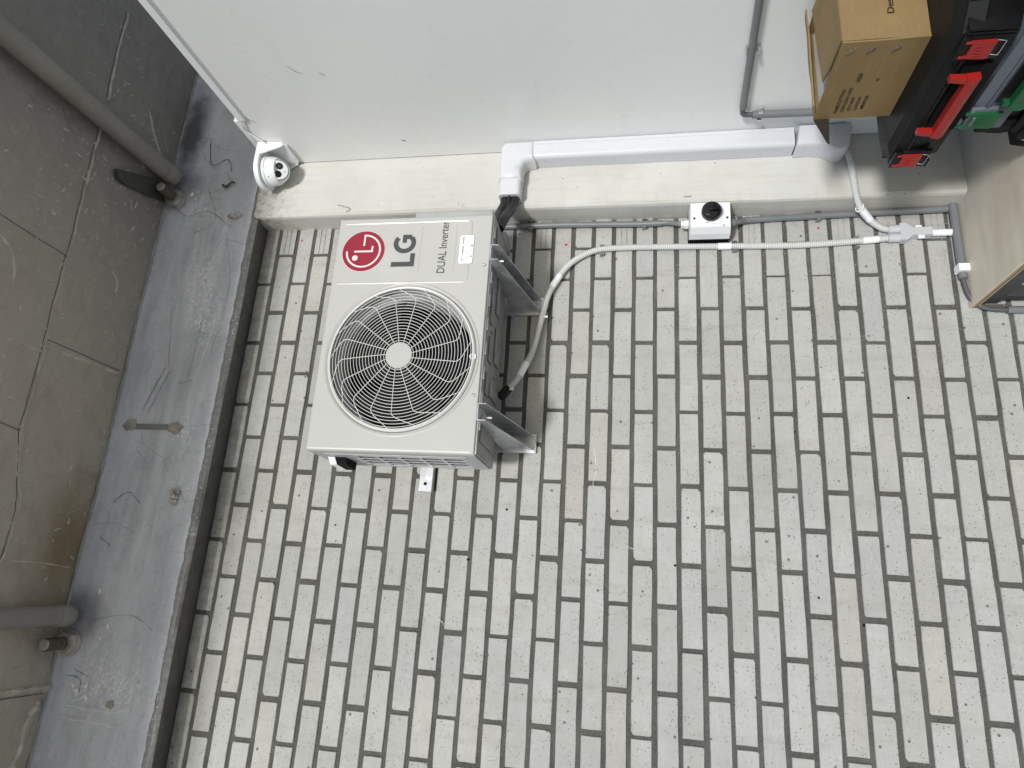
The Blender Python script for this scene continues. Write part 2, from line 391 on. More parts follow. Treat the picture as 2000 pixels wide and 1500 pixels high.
def fix_normals(o):
    bm = bmesh.new(); bm.from_mesh(o.data); bmesh.ops.recalc_face_normals(bm, faces=bm.faces); bm.to_mesh(o.data); bm.free(); return o
def curve_pts(pts, n=8):                       # Catmull-Rom through points
    P_ = [Vector(p) for p in pts]; out = []
    for i in range(len(P_) - 1):
        p0 = P_[max(i - 1, 0)]; p1 = P_[i]; p2 = P_[i + 1]; p3 = P_[min(i + 2, len(P_) - 1)]
        for k in range(n):
            t = k / n
            out.append(.5 * ((2 * p1) + (p2 - p0) * t + (2 * p0 - 5 * p1 + 4 * p2 - p3) * t * t + (3 * p1 - p0 - 3 * p2 + p3) * t ** 3))
    out.append(P_[-1]); return out
def resample(pts, step):
    out = [pts[0]]; acc = 0
    for a, b in zip(pts, pts[1:]):
        L = (b - a).length; d = step - acc
        while d <= L:
            out.append(a + (b - a) * (d / L)); d += step
        acc = (acc + L) % step if L else acc
    return out
def text(name, body, height, at, xd, up, mat, parent, width=None, bold=0.):
    cu = bpy.data.curves.new('t', 'FONT'); cu.body = body; cu.size = 1; cu.offset = bold; cu.resolution_u = 3
    o = bpy.data.objects.new('t', cu); COL.objects.link(o)
    dg = bpy.context.evaluated_depsgraph_get(); me = bpy.data.meshes.new_from_object(o.evaluated_get(dg))
    xs = [v.co.x for v in me.vertices]; ys = [v.co.y for v in me.vertices]
    x0, x1 = min(xs), max(xs); cap = .73
    sy = height / cap; sx = width / (x1 - x0) if width else sy
    xd = Vector(xd); up = Vector(up); n = xd.cross(up); at = Vector(at)
    vs = [at + xd * ((v.co.x - x0) * sx) + up * (v.co.y * sy) for v in me.vertices]
    fs = [tuple(p.vertices) for p in me.polygons]
    bpy.data.objects.remove(o); bpy.data.curves.remove(cu)
    return mesh_obj(name, vs, fs, mat, parent)

# ================================================================== SETTING
ZC = .445          # ceiling height
XW = 1.487         # white wall
YC = -.10          # front of beam and column
ZF = -3.08         # floor
g = mesh_obj('floor', [(-400, -400, ZF), (400, -400, ZF), (400, 400, ZF), (-400, 400, ZF)], [(0, 1, 2, 3)], FLOOR)
tag(g, 'unseen floor below the wall, made pale to bounce light up', kind='structure')

# ---- ceiling: rough cast concrete with board marks
def ridge(x, y, pts, wid, hgt):
    best = 1e9
    for (ax, ay), (bx, by) in zip(pts, pts[1:]):
        dx, dy = bx - ax, by - ay; L = dx * dx + dy * dy
        t = max(0, min(1, ((x - ax) * dx + (y - ay) * dy) / L)); best = min(best, math.hypot(x - ax - dx * t, y - ay - dy * t))
    return hgt * max(0, 1 - best / wid)
RID = [([(1.90, -.505), (1.51, -.491)], .007, .008), ([(1.40, -.487), (1.16, -.478)], .006, .007), ([(.56, -.46), (.30, -.463), (.03, -.392), (-.12, -.41)], .007, .008),
       ([(.30, -.56), (.285, -.465)], .006, .006), ([(.54, -.50), (.578, -.12)], .010, .005), ([(-.50, -.40), (-.515, -.1)], .014, .016),
       ([(-.56, -.13), (-.78, -.185)], .016, .02), ([(1.62, -.30), (1.45, -.17)], .012, .006), ([(.74, -1.2), (.74, -.62)], .008, .006)]
def ceil_h(x, y):
    h = noise.noise((x * 2.5, y * 2.5, 0)) * .008 + noise.noise((x * 11, y * 11, 3)) * .0045
    n = noise.noise((x * 34, y * 34, 9)); h += n * .0012
    m = noise.noise((x * 4 + 5, y * 4, 1)); h += max(0, noise.noise((x * 22, y * 22, 4)) - .25) * .006 * max(0, m + .2)
    for pts, wd, hg in RID:
        wob = noise.noise((x * 12, y * 12, 7)) * .006
        h += ridge(x + wob, y + wob, pts, wd, hg) * (.75 + .5 * noise.noise((x * 25, y * 25, 2)))
    return h
x0, x1, y0, y1 = -1.9, 3.0, -1.44, -.06; nx, ny = 760, 214
vs = []; fs = []
for j in range(ny + 1):
    for i in range(nx + 1):
        x = x0 + (x1 - x0) * i / nx; y = y0 + (y1 - y0) * j / ny; vs.append((x, y, ZC - ceil_h(x, y)))
for j in range(ny):
    for i in range(nx): k = j * (nx + 1) + i; fs.append((k, k + nx + 1, k + nx + 2, k + 1))
k0 = len(vs)
vs += [(x0, y0, ZC + .2), (x1, y0, ZC + .2), (x1, y1, ZC + .2), (x0, y1, ZC + .2)]
bl = lambda j, i: j * (nx + 1) + i
fs += [(k0, k0 + 1, k0 + 2, k0 + 3), (bl(0, 0), bl(0, nx), k0 + 1, k0), (bl(ny, nx), bl(ny, 0), k0 + 3, k0 + 2), (bl(0, nx), bl(ny, nx), k0 + 2, k0 + 1), (bl(ny, 0), bl(0, 0), k0, k0 + 3)]
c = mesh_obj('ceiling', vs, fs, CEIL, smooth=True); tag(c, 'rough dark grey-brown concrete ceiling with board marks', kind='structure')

for pts, r_ in [([(.31, -.66), (.285, -.465)], .005), ([(.54, -.60), (.54, -.46)], .004), ([(-.12, -.41), (-.12, -.28), (-.13, -.12)], .003), ([(1.16, -.478), (.9, -.47), (.56, -.462)], .0025), ([(1.90, -.505), (1.70, -.500), (1.51, -.491)], .0055), ([(1.40, -.487), (1.30, -.483), (1.16, -.478)], .0045), ([(.56, -.462), (.42, -.462), (.28, -.463), (.16, -.44), (.03, -.392), (-.12, -.41), (-.3, -.42)], .005),
                ([(.32, -.62), (.285, -.465)], .004), ([(.555, -.48), (.565, -.38), (.572, -.25), (.578, -.12)], .007), ([(-.50, -.50), (-.508, -.32), (-.515, -.1)], .012),
                ([(-.555, -.13), (-.62, -.155), (-.70, -.165), (-.80, -.19)], .013), ([(1.62, -.30), (1.55, -.25), (1.49, -.20), (1.40, -.12)], .008), 
                ([(.93, -.28), (.90, -.24), (.86, -.235)], .006), ([(.37, -.14), (.33, -.12), (.29, -.13)], .007), ([(1.02, -.83), (.86, -.75), (.80, -.66), (.70, -.62)], .006)]:
    q = curve_pts([(a, b, 0) for a, b in pts], 12); m = MB(); rr = []; qq = []
    for p in q:
        k = .85 + .5 * noise.noise(p * 30) + .35 * noise.noise(p * 90); rr.append(max(.0012, r_ * k)); w_ = noise.noise_vector(p * 9) * .002
        qq.append(Vector((p.x + w_.x, p.y + w_.y, ZC - ceil_h(p.x, p.y) + r_ * .45)))
    rr[0] = rr[-1] = .001; m.tube(qq, rr, 7); m.put('board_mark', PLASTC, c, True)

for pts in [[(.56, -.470), (.28, -.471), (.03, -.401), (-.30, -.43)], [(.30, -.66), (.276, -.465)], [(1.90, -.513), (1.51, -.499)], [(1.40, -.494), (.56, -.470)], [(.588, -.46), (.590, -.12)], [(-.525, -.50), (-.532, -.11)], [(.90, -1.0), (.885, -.47)], [(1.40, -.49), (1.42, -.12)]]:
    q = resample([Vector((a, b, 0)) for a, b in pts], .012); m = MB()
    m.tube([Vector((p.x, p.y, ZC - ceil_h(p.x, p.y) - .0002 + .0008 * noise.noise(p * 60))) for p in q], .0016, 5); m.put('joint_line', DIRTY, c, True)
m = MB()
for k in range(420):
    cl = random.choice([(1.33, -.30, .10), (1.20, -.50, .10), (.95, -.62, .12), (.60, -.42, .10), (.35, -.30, .12), (.0, -.26, .10), (1.60, -.45, .12), (.75, -.30, .2), (.2, -.5, .2), (-.55, -.2, .12), (-.35, -.16, .05), (1.0, -.30, .25)])
    x_, y_2 = random.gauss(cl[0], cl[2]), min(-.13, random.gauss(cl[1], cl[2])); r1 = random.uniform(.0015, .0045); L_ = r1 * random.uniform(1, 5); an = random.gauss(.9, .6)
    bm = bmesh.new(); bmesh.ops.create_icosphere(bm, subdivisions=1, radius=1)
    for v in bm.verts:
        dx_, dy_ = v.co.x * L_, v.co.y * r1; v.co = Vector((x_ + dx_ * math.cos(an) - dy_ * math.sin(an), y_2 + dx_ * math.sin(an) + dy_ * math.cos(an), ZC - ceil_h(x_, y_2) - v.co.z * r1 * .8))
    bm.verts.index_update(); m.add([v.co.copy() for v in bm.verts], [tuple(v.index for v in f.verts) for f in bm.faces]); bm.free()
m.put('plaster_lumps', PLASTC, c, True)['kind'] = 'stuff'

# ---- beam
beam = thing('concrete_beam', 'blue-grey painted concrete beam running under the dark ceiling above the bricks', 'beam', (.5, YC, .2))
prof = [(-.1, .50), (-.1, .40), (-.1, .34), (-.1, .28), (-.1, .22), (-.1, .17), (-.1, .12), (-.1, .08), (-.1, .05), (-.1, .032), (-.099, .022), (-.094, .014), (-.085, .0135), (-.04, .022), (.05, .036), (.05, .50)]
nx = 300; bx0, bx1 = -1.9, 3.0; vs = []; fs = []
for i in range(nx + 1):
    x = bx0 + (bx1 - bx0) * i / nx
    for k, (y, z) in enumerate(prof):
        a = noise.noise((x * 3, z * 4, 5)) * .003 + noise.noise((x * 16, z * 16, 2)) * .0012
        zz = z + (noise.noise((x * 2, 0, 8)) * .006 if 7 < k < 13 else 0)
        if x > 1.243 and k >= 7: zz = max(zz, .036 + noise.noise((x * 30, 1, 1)) * .002)
        vs.append((x, y - (a if k < 11 else 0), zz))
n = len(prof)
for i in range(nx):
    for k in range(n - 1): fs.append((i * n + k, i * n + k + 1, (i + 1) * n + k + 1, (i + 1) * n + k))
fs.append(tuple(range(n - 1, -1, -1))); fs.append(tuple(nx * n + k for k in range(n)))
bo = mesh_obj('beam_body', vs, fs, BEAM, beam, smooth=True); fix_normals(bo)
bm = bmesh.new(); bm.from_mesh(bo.data)
for e in bm.edges:
    if len(e.link_faces) == 2 and e.calc_face_angle(0) > .6: e.smooth = False
bm.to_mesh(bo.data); bm.free()
# crumbly plaster line where the beam meets the ceiling
m = MB(); pts = []; rr = []
x = -1.8
while x < 2.9:
    s_ = .003 + .006 * abs(noise.noise((x * 5, 2, 2))) + .004 * abs(noise.noise((x * 40, 2, 5)))
    pts.append((x, -.103 - s_ * .3, ZC - .003 - .008 * noise.noise((x * 3, 4, 4)) - .003 * noise.noise((x * 37, 4, 4)))); rr.append(s_); x += .012
m.tube(pts, rr, 7); m.put('plaster_seam', PLAST, beam, True)
def ribbon(m, pts, wd, nrm, jit=.0, lift=.0006, steps=7):
    q = curve_pts(pts, steps); nrm = Vector(nrm)
    vs = []
    for i, p in enumerate(q):
        d = (q[min(i + 1, len(q) - 1)] - q[max(i - 1, 0)]).normalized(); sd_ = d.cross(nrm).normalized()
        ww = wd * (.35 + random.random()) * (.4 if i in (0, len(q) - 1) else 1); o_ = sd_ * random.uniform(-jit, jit)
        vs += [p + nrm * lift + o_ + sd_ * ww, p + nrm * lift + o_ - sd_ * ww]
    m.add(vs, [(2 * i, 2 * i + 1, 2 * i + 3, 2 * i + 2) for i in range(len(q) - 1)])
NB = (0, -1, 0); yb = YC - .0035
m = MB()
for pts, wd in [([(1.32, .42), (1.26, .33), (1.28, .24), (1.20, .12)], .0008), ([(1.62, .30), (1.50, .27), (1.52, .20), (1.46, .17)], .0014),
                ([(1.40, .27), (1.24, .20), (1.17, .30)], .0006), ([(.10, .36), (.14, .31), (.10, .25)], .001), ([(-.02, .38), (-.05, .33)], .001),
                ([(-.47, .38), (-.48, .33), (-.52, .32)], .0012), ([(-.45, .36), (-.47, .30)], .0008), ([(1.18, .14), (.94, .075), (.66, .10)], .0005), ([(-.30, .36), (-.27, .2), (-.31, .1)], .0006),
                ([(.62, .27), (.44, .33)], .0009), ([(.60, .25), (.43, .305)], .0007), ([(.84, .30), (.52, .245)], .0006), ([(.83, .16), (.52, .17)], .0005)]:
    ribbon(m, [(a, yb, b) for a, b in pts], wd, NB, .0008)
for pts in [[(1.64, .36), (1.63, .31), (1.615, .27)], [(1.60, .33), (1.63, .315), (1.70, .32)], [(1.63, .30), (1.59, .27), (1.56, .20)], [(1.63, .31), (1.55, .32), (1.47, .24)], [(1.44, .19), (1.40, .165), (1.33, .22)], [(1.40, .16), (1.36, .26)], [(1.41, .15), (1.46, .20)],
            [(.10, .42), (.05, .36), (-.02, .37)], [(.02, .43), (.03, .33), (.0, .25)], [(1.48, .03), (1.60, .12), (1.70, .2)]]:
    ribbon(m, [(a, yb - .001, b) for a, b in pts], .00045, NB, .0025)
m.put('hairline_crack', DIRTY, beam)['kind'] = 'stuff'
m = MB()
for pts, wd in [([(.80, .10), (.62, .13), (.50, .145)], .0012), ([(.86, .16), (.78, .19)], .0008), ([(.36, .10), (.27, .13)], .001), ([(-.38, .25), (-.50, .27), (-.55, .34)], .0016),
                ([(-.40, .20), (-.52, .22)], .0012), ([(-.56, .36), (-.57, .2), (-.55, .12)], .0009), ([(-.60, .34), (-.61, .16)], .0008), ([(.96, .20), (.95, .14), (.92, .12)], .0008),
                ([(1.00, .24), (1.0, .10)], .0006), ([(-.20, .12), (-.1, .11)], .0005), ([(.10, .09), (-.05, .1)], .0005)]:
    ribbon(m, [(a, yb, b) for a, b in pts], wd, NB, .002)
for cx, cz, r in [(-.20, .33, .007), (-.31, .27, .006), (-.33, .235, .004), (-.35, .29, .004), (.02, .2, .003), (-.50, .30, .006), (-.52, .33, .01), (-.50, .35, .006), (-.535, .29, .007), (-.46, .31, .004), (.36, .12, .008), (.35, .16, .005),
                  (.90, .30, .003), (1.36, .33, .008), (1.34, .31, .004), (1.37, .30, .003), (.93, .25, .003), (.88, .22, .004), (.97, .17, .003), (.86, .13, .003)]:
    pl = [(cx + r * (.5 + .8 * random.random()) * math.cos(a * PI / 4) * 1.5, yb - .0005, cz + r * (.5 + .7 * random.random()) * math.sin(a * PI / 4)) for a in range(8)]
    m.add(pl, [tuple(range(8))])
m.put('paint_splash', WSCR, beam)['kind'] = 'stuff'
def blob(m, c, r, k=1.6, ny_=.5, seed=0):
    bm = bmesh.new(); bmesh.ops.create_icosphere(bm, subdivisions=3, radius=1)
    for v in bm.verts:
        d = 1 + .45 * noise.noise(v.co * k + Vector((seed, 0, 0))) + .2 * noise.noise(v.co * 4 + Vector((seed, 0, 0)))
        v.co = Vector((v.co.x * r[0] * d, v.co.y * r[1] * d, v.co.z * r[2] * d)) + Vector(c)
    bm.verts.index_update(); m.add([v.co.copy() for v in bm.verts], [tuple(v.index for v in f.verts) for f in bm.faces]); bm.free()
for c_, r_, sd3 in [((.386, YC - .001, .366), (.022, .006, .028), 1), ((.378, YC - .001, .180), (.02, .006, .03), 2), ((-.545, YC - .001, .20), (.012, .005, .016), 9)]:
    m = MB(); blob(m, c_, r_, seed=sd3); m.put('plaster_scar', PLAST, beam, True)
P('dowel_slot', simple('faded_slot', (.20, .205, .215), .6), beam, lambda m: m.box((.371, YC - .0045, .21), (.391, YC - .0005, .34), .0))
m = MB()
for i in range(9): blob(m, (.131 + random.uniform(-.02, .02), YC - .010 + random.uniform(-.006, .004), .116 + random.uniform(-.014, .014)), (.009, .008, .008), seed=i + 3)
tag(m.put('metal_scrap', STEEL, beam, True), 'crumpled shiny scrap stuck in the beam face')
m = MB()
for i in range(7): blob(m, (1.246 + random.uniform(-.01, .01), YC - .008, .112 + random.uniform(-.02, .02)), (.007, .009, .01), seed=i + 30)
m.put('metal_scrap', STEEL, beam, True)
m = MB(); m.tube(curve_pts([(1.40, YC - .002, .20), (1.385, YC - .012, .175), (1.402, YC - .014, .152), (1.40, YC - .013, .14)], 5), .0045, 6)
m.put('cobweb_wad', DIRTY, beam, True)

# ---- column
colm = thing('concrete_column', 'cream painted concrete column between the brick wall and the white wall', 'column', (1.36, -.05, ZF))
prof = [(1.2425, .05), (1.2425, -.03), (1.2425, -.083), (1.2455, -.093), (1.254, -.1005), (1.30, -.101), (1.36, -.101), (1.42, -.101), (XW + .02, -.101), (XW + .02, .05)]
vs = []; fs = []; nz = 260
for i in range(nz + 1):
    z = ZF + (.0335 - ZF) * i / nz
    for k, (x, y) in enumerate(prof):
        a = noise.noise((x * 8, z * 3, 2)) * .002 + noise.noise((x * 30, z * 14, 2)) * .0008
        e = noise.noise((3, z * 9, 2)) * .0025 + noise.noise((3, z * 40, 2)) * .0012 if 2 <= k <= 4 else 0
        vs.append((x + e, y + (a if 3 < k < 8 else 0) + e, z))
n = len(prof)
for i in range(nz):
    for k in range(n): fs.append((i * n + k, i * n + (k + 1) % n, (i + 1) * n + (k + 1) % n, (i + 1) * n + k))
fs.append(tuple(range(n))); fs.append(tuple(nz * n + k for k in range(n - 1, -1, -1)))
o = mesh_obj('column_body', vs, fs, COLM, colm); fix_normals(o)
m = MB()
ribbon(m, [(1.285, -.1035, -.32), (1.272, -.1035, -.36), (1.262, -.1035, -.375), (1.25, -.1035, -.36)], .0012, NB, .002)
ribbon(m, [(1.262, -.1035, -1.63), (1.264, -.1035, -1.66)], .001, NB)
m.put('scuff_mark', DIRTY, colm)['kind'] = 'stuff'

# ---- white partition wall with its cable duct
ww = thing('white_wall', 'smooth white panel wall at right angles to the brick wall', 'wall', (XW, -1.2, ZF))
P('wall_panel', WHITE, ww, lambda m: m.box((XW, -2.1, ZF), (XW + .06, YC - .0045, -.014)))
P('panel_joint', LINE, ww, lambda m: m.box((XW + .0005, YC - .0044, ZF), (XW + .05, YC - .0015, -.016)))
P('top_plaster', WHITE, ww, lambda m: (m.box((XW - .003, -.37, -.016), (XW + .055, YC - .002, .004), .002)))
m = MB()
for a in [((-.61, -.335), (-.585, -.35), (-.572, -.368)), ((-.57, -.43), (-.555, -.445)), ((-.40, -.05), (-.375, -.055), (-.352, -.075)), ((-.21, -.59), (-.20, -.61)), ((-.20, -.605), (-.207, -.595))]:
    ribbon(m, [(XW, y, z) for y, z in a], .0011, (-1, 0, 0), .001)
m.put('scuff_mark', DIRTY, ww)['kind'] = 'stuff'

tr = thing('cable_trunking', 'slim white cable trunking along the top edge of the white wall', 'trunking', (XW - .01, -1.2, -.03))
P('trunking_base', CAMW, tr, lambda m: m.box((XW - .004, -2.1, -.052), (XW, -.372, -.017)))
P('trunking_lid', CAMW, tr, lambda m: m.box((XW - .009, -2.1, -.0475), (XW - .0045, -.374, -.0195), .0015))
m = MB(); m.tube(curve_pts([(XW - .006, -.38, -.03), (XW - .008, -.345, -.018), (XW - .007, -.315, -.018), (XW - .009, -.285, -.036), (XW - .014, -.262, -.055)], 6), .0032, 8)
tag(m.put('camera_cable', CAMW, None, True), 'thin white cable from the trunking end to the security camera', 'cable')

# ================================================================== BRICK WALL
bw = thing('brick_wall', 'wall of pale grey bricks with dark recessed mortar behind the air conditioner', 'wall', (.2, .05, ZF))
P('mortar_bed', MORTAR, bw, lambda m: m.box((-1.9, .0045, ZF), (1.2405, .11, .029)))
def brick_mesh(L, H, seed, d=.012):
    rnd = random.Random(seed); a, b = L / 2, H / 2; sk_ = rnd.uniform(-.001, .001)
    j = lambda s_: rnd.uniform(-s_, s_)
    ch = lambda: (rnd.choice([.003, .003, .004, .005, .006, .010]) if rnd.random() < .28 else rnd.uniform(.0015, .0025))
    out = []
    c1, c2, c3, c4 = ch(), ch(), ch(), ch()
    out += [(-a + c1, -b), (-a * .3 + j(.02), -b + j(.0012)), (a * .35 + j(.02), -b + j(.0012)), (a - c2, -b), (a, -b + c2 * .8), (a + j(.001), j(.01)), (a, b - c3 * .8), (a - c3, b),
            (a * .3 + j(.02), b + j(.0012)), (-a * .3 + j(.02), b + j(.0012)), (-a + c4, b), (-a, b - c4 * .8), (-a + j(.001), j(.01)), (-a, -b + c1 * .8)]
    n = len(out); ins = .0016
    vs = [(x - math.copysign(ins, x) * (abs(x) > a * .8), 0, z - math.copysign(ins, z) * (abs(z) > b * .6)) for x, z in out] + [(x, .0022, z) for x, z in out] + [(x, d, z) for x, z in out]
    fs = [tuple(range(n))] + [(k * n + i, k * n + n + i, k * n + n + (i + 1) % n, k * n + (i + 1) % n) for k in (0, 1) for i in range(n)]
    return vs, fs
def grooved(L, H):
    a, b = L / 2, H / 2; zs = [-b, -.012, -.0105, -.0085, -.007, .007, .0085, .0105, .012, b]; ys = [0, 0, .003, .003, 0, 0, .003, .003, 0, 0]
    vs = []
    for x in (-a, a): vs += [(x, y, z) for y, z in zip(ys, zs)] + [(x, .012, b), (x, .012, -b)]
    n = 12; fs = [(i, (i + 1) % n, (i + 1) % n + n, i + n) for i in range(n)] + [tuple(range(n - 1, -1, -1)), tuple(range(n, 2 * n))]
    return vs, fs
BL, BH = .2355, .0605
lib = {}
def brick_data(kind, L, H):
    key = (kind, round(L, 3), round(H, 3))
    if key not in lib:
        arr = []
        for s_ in range(12 if kind == 'full' else 5):
            vs, fs = grooved(L, H) if kind == 'groove' else brick_mesh(L, H, s_ * 13 + int(L * 1000))
            me = bpy.data.meshes.new('brick'); me.from_pydata(vs, [], fs); me.materials.append(BRICK)
            bm = bmesh.new(); bm.from_mesh(me); bmesh.ops.recalc_face_normals(bm, faces=bm.faces); bm.to_mesh(me); bm.free(); arr.append(me)
        lib[key] = arr
    return random.choice(lib[key])
cand = []; SH = {}
for i in range(42):
    zc = -.075 * i; even = i % 2 == 0
    H = BH; zz = zc
    if i == 0: H = .056; zz = -.0302 + H / 2
    j = 4 if even else 4.5
    xs = []
    if even: xs = [(1.0 - .25 * k, 1.25 - .25 * k) for k in range(13)]
    else: xs = [(1.125, 1.25)] + [(.875 - .25 * k, 1.125 - .25 * k) for k in range(12)]
    for (a, b) in xs:
        first = b > 1.2; L = b - a - .0145 + (.003 if first else 0); xc = (a + b) / 2 - (.0025 if first else 0)
        kind = 'full' if L > .2 else ('groove' if i in (1, 3, 15, 19, 25, 29, 33) else 'half')
        p = project((xc, 0, zz)); cand.append((i, xc, zz, L, H, kind, p))
vis = [c_ for c_ in cand if -90 < c_[6][0] < 2090 and -120 < c_[6][1] < 1600]
def key(c_): return (Vector((c_[1], 0, c_[2])) - Vector((-.098, -2.238, -1.465))).length
vis.sort(key=lambda c_: (not (0 < c_[6][0] < 2000 and 0 < c_[6][1] < 1500), key(c_)))
ones = vis[:298]; oset = set(id(c_) for c_ in ones)
for c_ in ones:
    i, xc, zz, L, H, kind, p = c_
    o = bpy.data.objects.new('brick', brick_data(kind, L, H)); COL.objects.link(o); o.parent = bw
    o.location = Vector((xc + random.uniform(-.0026, .0026), random.uniform(-.0018, .0012), zz + random.uniform(-.0013, .0013))) - bw.location
    o.rotation_euler = (random.uniform(-.010, .010), random.uniform(-.006, .006), random.uniform(-.005, .005))
    if kind == 'full' and random.random() < .5: o.rotation_euler[1] += PI
rest = MB()
for c_ in cand:
    if id(c_) in oset or c_[2] < ZF + .04: continue
    vs, fs = brick_mesh(c_[3], c_[4], c_[0] * 7 + int(c_[1] * 40)); yj = random.uniform(-.0015, .001)
    rest.add([(x + c_[1], y + yj, z + c_[2]) for x, y, z in vs], fs)
o = rest.put('bricks_beyond', BRICK, bw); fix_normals(o); o['kind'] = 'stuff'
# drill holes, red dots and chalk scratches
m = MB()
for (x, z, r) in [(.345, -.87, .004), (.07, -.447, .003), (-.02, -.93, .004), (.0, -1.60, .004), (-.14, -2.14, .004), (.56, -2.33, .004), (.34, -1.02, .005), (-.07, -2.02, .0035), (.44, -1.98, .003), (.15, -1.05, .004)]:
    m.lathe((x, -.0022, z), (0, -1, 0), [(0, 0.0004), (r * .8, 0.0004), (r, 0)], 10)
m.put('drill_hole', DARKIN, bw)['kind'] = 'stuff'
m = MB()
for (x, z, r) in [(1.19, -.135, .004), (1.18, -2.10, .004), (1.14, -1.21, .005)]:
    m.lathe((x, -.0026, z), (0, -1, 0), [(0, 0.0004), (r * .8, 0.0004), (r, 0)], 9)
m.put('red_mark', REDDOT, bw)['kind'] = 'stuff'
m = MB()
for pts in [[(.37, -1.335), (.30, -1.345), (.24, -1.335)], [(-.2, -.83), (-.23, -.87)], [(.05, -1.45), (.03, -1.5)]]:
    ribbon(m, [(a, -.002, b) for a, b in pts], .0005, NB, .003, .0012, 9)
m.put('chalk_scratch', WSCR, bw)['kind'] = 'stuff'

# ================================================================== CEILING PIPES AND ANCHORS
def pipe(a, b, r, label):
    t = thing('ceiling_pipe', label, 'pipe', ((a[0] + b[0]) / 2, (a[1] + b[1]) / 2, a[2]), 'pipes under the ceiling')
    a, b = Vector(a), Vector(b); ax = (b - a).normalized(); L = (b - a).length
    m = MB(); m.lathe(a, ax, [(0, 0), (r, 0), (r, L * .25), (r, L * .5), (r, L * .75), (r, L - .075), (r, L - .07)], 36); m.put('pipe_body', PIPE, t, True)
    m = MB(); m.lathe(a, ax, [(r, L - .069), (r + .0015, L - .067), (r + .0015, L - .015), (r - .002, L - .006), (r - .012, L), (0, L)], 36); m.put('pipe_collar', PIPE, t, True)
    return t
pipe((1.366, -1.46, .398), (1.418, -.135, .398), .036, 'grey pipe under the ceiling beside the white wall')
pipe((-.285, -1.46, .398), (-.285, -.125, .398), .033, 'grey pipe under the ceiling over the left end of the beam')
pd = MB(); pd.prism([(1.262, -.375, .426), (1.290, -.39, .426), (1.375, -.20, .426), (1.375, -.12, .426), (1.318, -.12, .426), (1.288, -.22, .426), (1.258, -.34, .426)], (0, 0, .012))
o = pd.put('steel_plate', simple('dark_painted_steel', (.055, .052, .045), .45, var=.1), None); fix_normals(o)
tag(o, 'dark flat steel plate on the ceiling next to the pipe by the white wall', 'plate', kind='thing')
def anchor(x, z, y0, L, r, label):
    t = thing('anchor_bolt', label, 'bolt', (x, y0, z), 'anchor bolts in the beam')
    m = MB(); m.lathe((x, y0, z), (0, -1, 0), [(0, 0), (r * 2.1, 0), (r * 2.1, .005), (0, .005)], 24); m.put('washer', STEEL, t, True)
    m = MB(); pts = [(x + r * 1.75 * math.cos(k * PI / 3 + .3), y0 - .006, z + r * 1.75 * math.sin(k * PI / 3 + .3)) for k in range(6)]
    m.prism(pts, (0, -r * 1.15, 0)); fix_normals(m.put('nut', STEEL, t))
    pr = [(0, 0)]; h = 0.006
    while h < L - .004: pr += [(r, h), (r * .88, h + .0016)]; h += .0032
    pr += [(r * .95, L - .002), (r * .8, L), (0, L)]
    m = MB(); m.lathe((x, y0, z), (0, -1, 0), pr, 20); rd = m.put('threaded_rod', RUST, t, False)
    P('rod_tip', STEEL, rd, lambda m: m.lathe((x, y0 - L - .0002, z), (0, -1, 0), [(0, 0), (r * .86, 0), (r * .82, .0025), (0, .003)], 20), True)
anchor(-.372, .400, YC - .003, .105, .0205, 'steel anchor bolt with nut beside the left ceiling pipe')
anchor(1.335, .395, YC - .003, .10, .0205, 'grimy anchor bolt with nut beside the pipe near the white wall')

# ================================================================== AIR CONDITIONER
AX0, AX1, AYF, AYB, AZ0, AZ1 = .256, 1.037, -.40, -.155, -1.018, -.4975
ac = thing('air_conditioner', 'cream outdoor air conditioner unit with round fan grille and red round logo', 'air conditioner', (.65, -.28, AZ0))
FC = (.552, -.7635); FR = .2375
def rrect(x0, x1, z0, z1, r, n=5):
    out = []
    for (cx, cz, a0) in [(x1 - r, z1 - r, 0), (x0 + r, z1 - r, 90), (x0 + r, z0 + r, 180), (x1 - r, z0 + r, 270)]:
        for k in range(n + 1): a = math.radians(a0 + 90 * k / n); out.append((cx + r * math.cos(a), cz + r * math.sin(a)))
    return out
# front panel: flat sheet with the round opening, rolled edges
N = 120; vs = []; fs = []
def rect_hit(a, x0, x1, z0, z1):
    dx, dz = math.cos(a), math.sin(a); t = 1e9
    if dx > 1e-9: t = min(t, (x1 - FC[0]) / dx)
    if dx < -1e-9: t = min(t, (x0 - FC[0]) / dx)
    if dz > 1e-9: t = min(t, (z1 - FC[1]) / dz)
    if dz < -1e-9: t = min(t, (z0 - FC[1]) / dz)
    return FC[0] + dx * t, FC[1] + dz * t
angs = sorted([2 * PI * k / N for k in range(N)] + [math.atan2(z - FC[1], x - FC[0]) % (2 * PI) for x in (AX0, AX1) for z in (AZ0, AZ1)])
rt = .0085
for a in angs:
    ca, sa = math.cos(a), math.sin(a)
    for r_, y in ((FR - .004, AYF + .03), (FR - .002, AYF + .006), (FR + .002, AYF - .001), (FR + .007, AYF - .003), (FR + .0095, AYF - .0015), (FR + .0108, AYF), (FR + .0125, AYF)):
        x, z = FC[0] + ca * r_, FC[1] + sa * r_
        if y == AYF:
            x = min(max(x, AX0 + rt), AX1 - rt); z = min(max(z, AZ0 + rt * .3), AZ1 - rt)
        vs.append((min(max(x, AX0 + .002), AX1), y, min(max(z, AZ0 + .0005), AZ1 - .0015)))
    x, z = rect_hit(a, AX0, AX1, AZ0, AZ1)
    for ins, y in ((1.25, 0), (1, 0), (.6, .0006), (.25, .0025), (.03, .006), (0, rt), (0, .028)):
        vs.append((min(max(x, AX0 + rt * ins), AX1 - rt * ins), AYF + y, min(max(z, AZ0 + rt * ins * .4), AZ1 - rt * ins)))
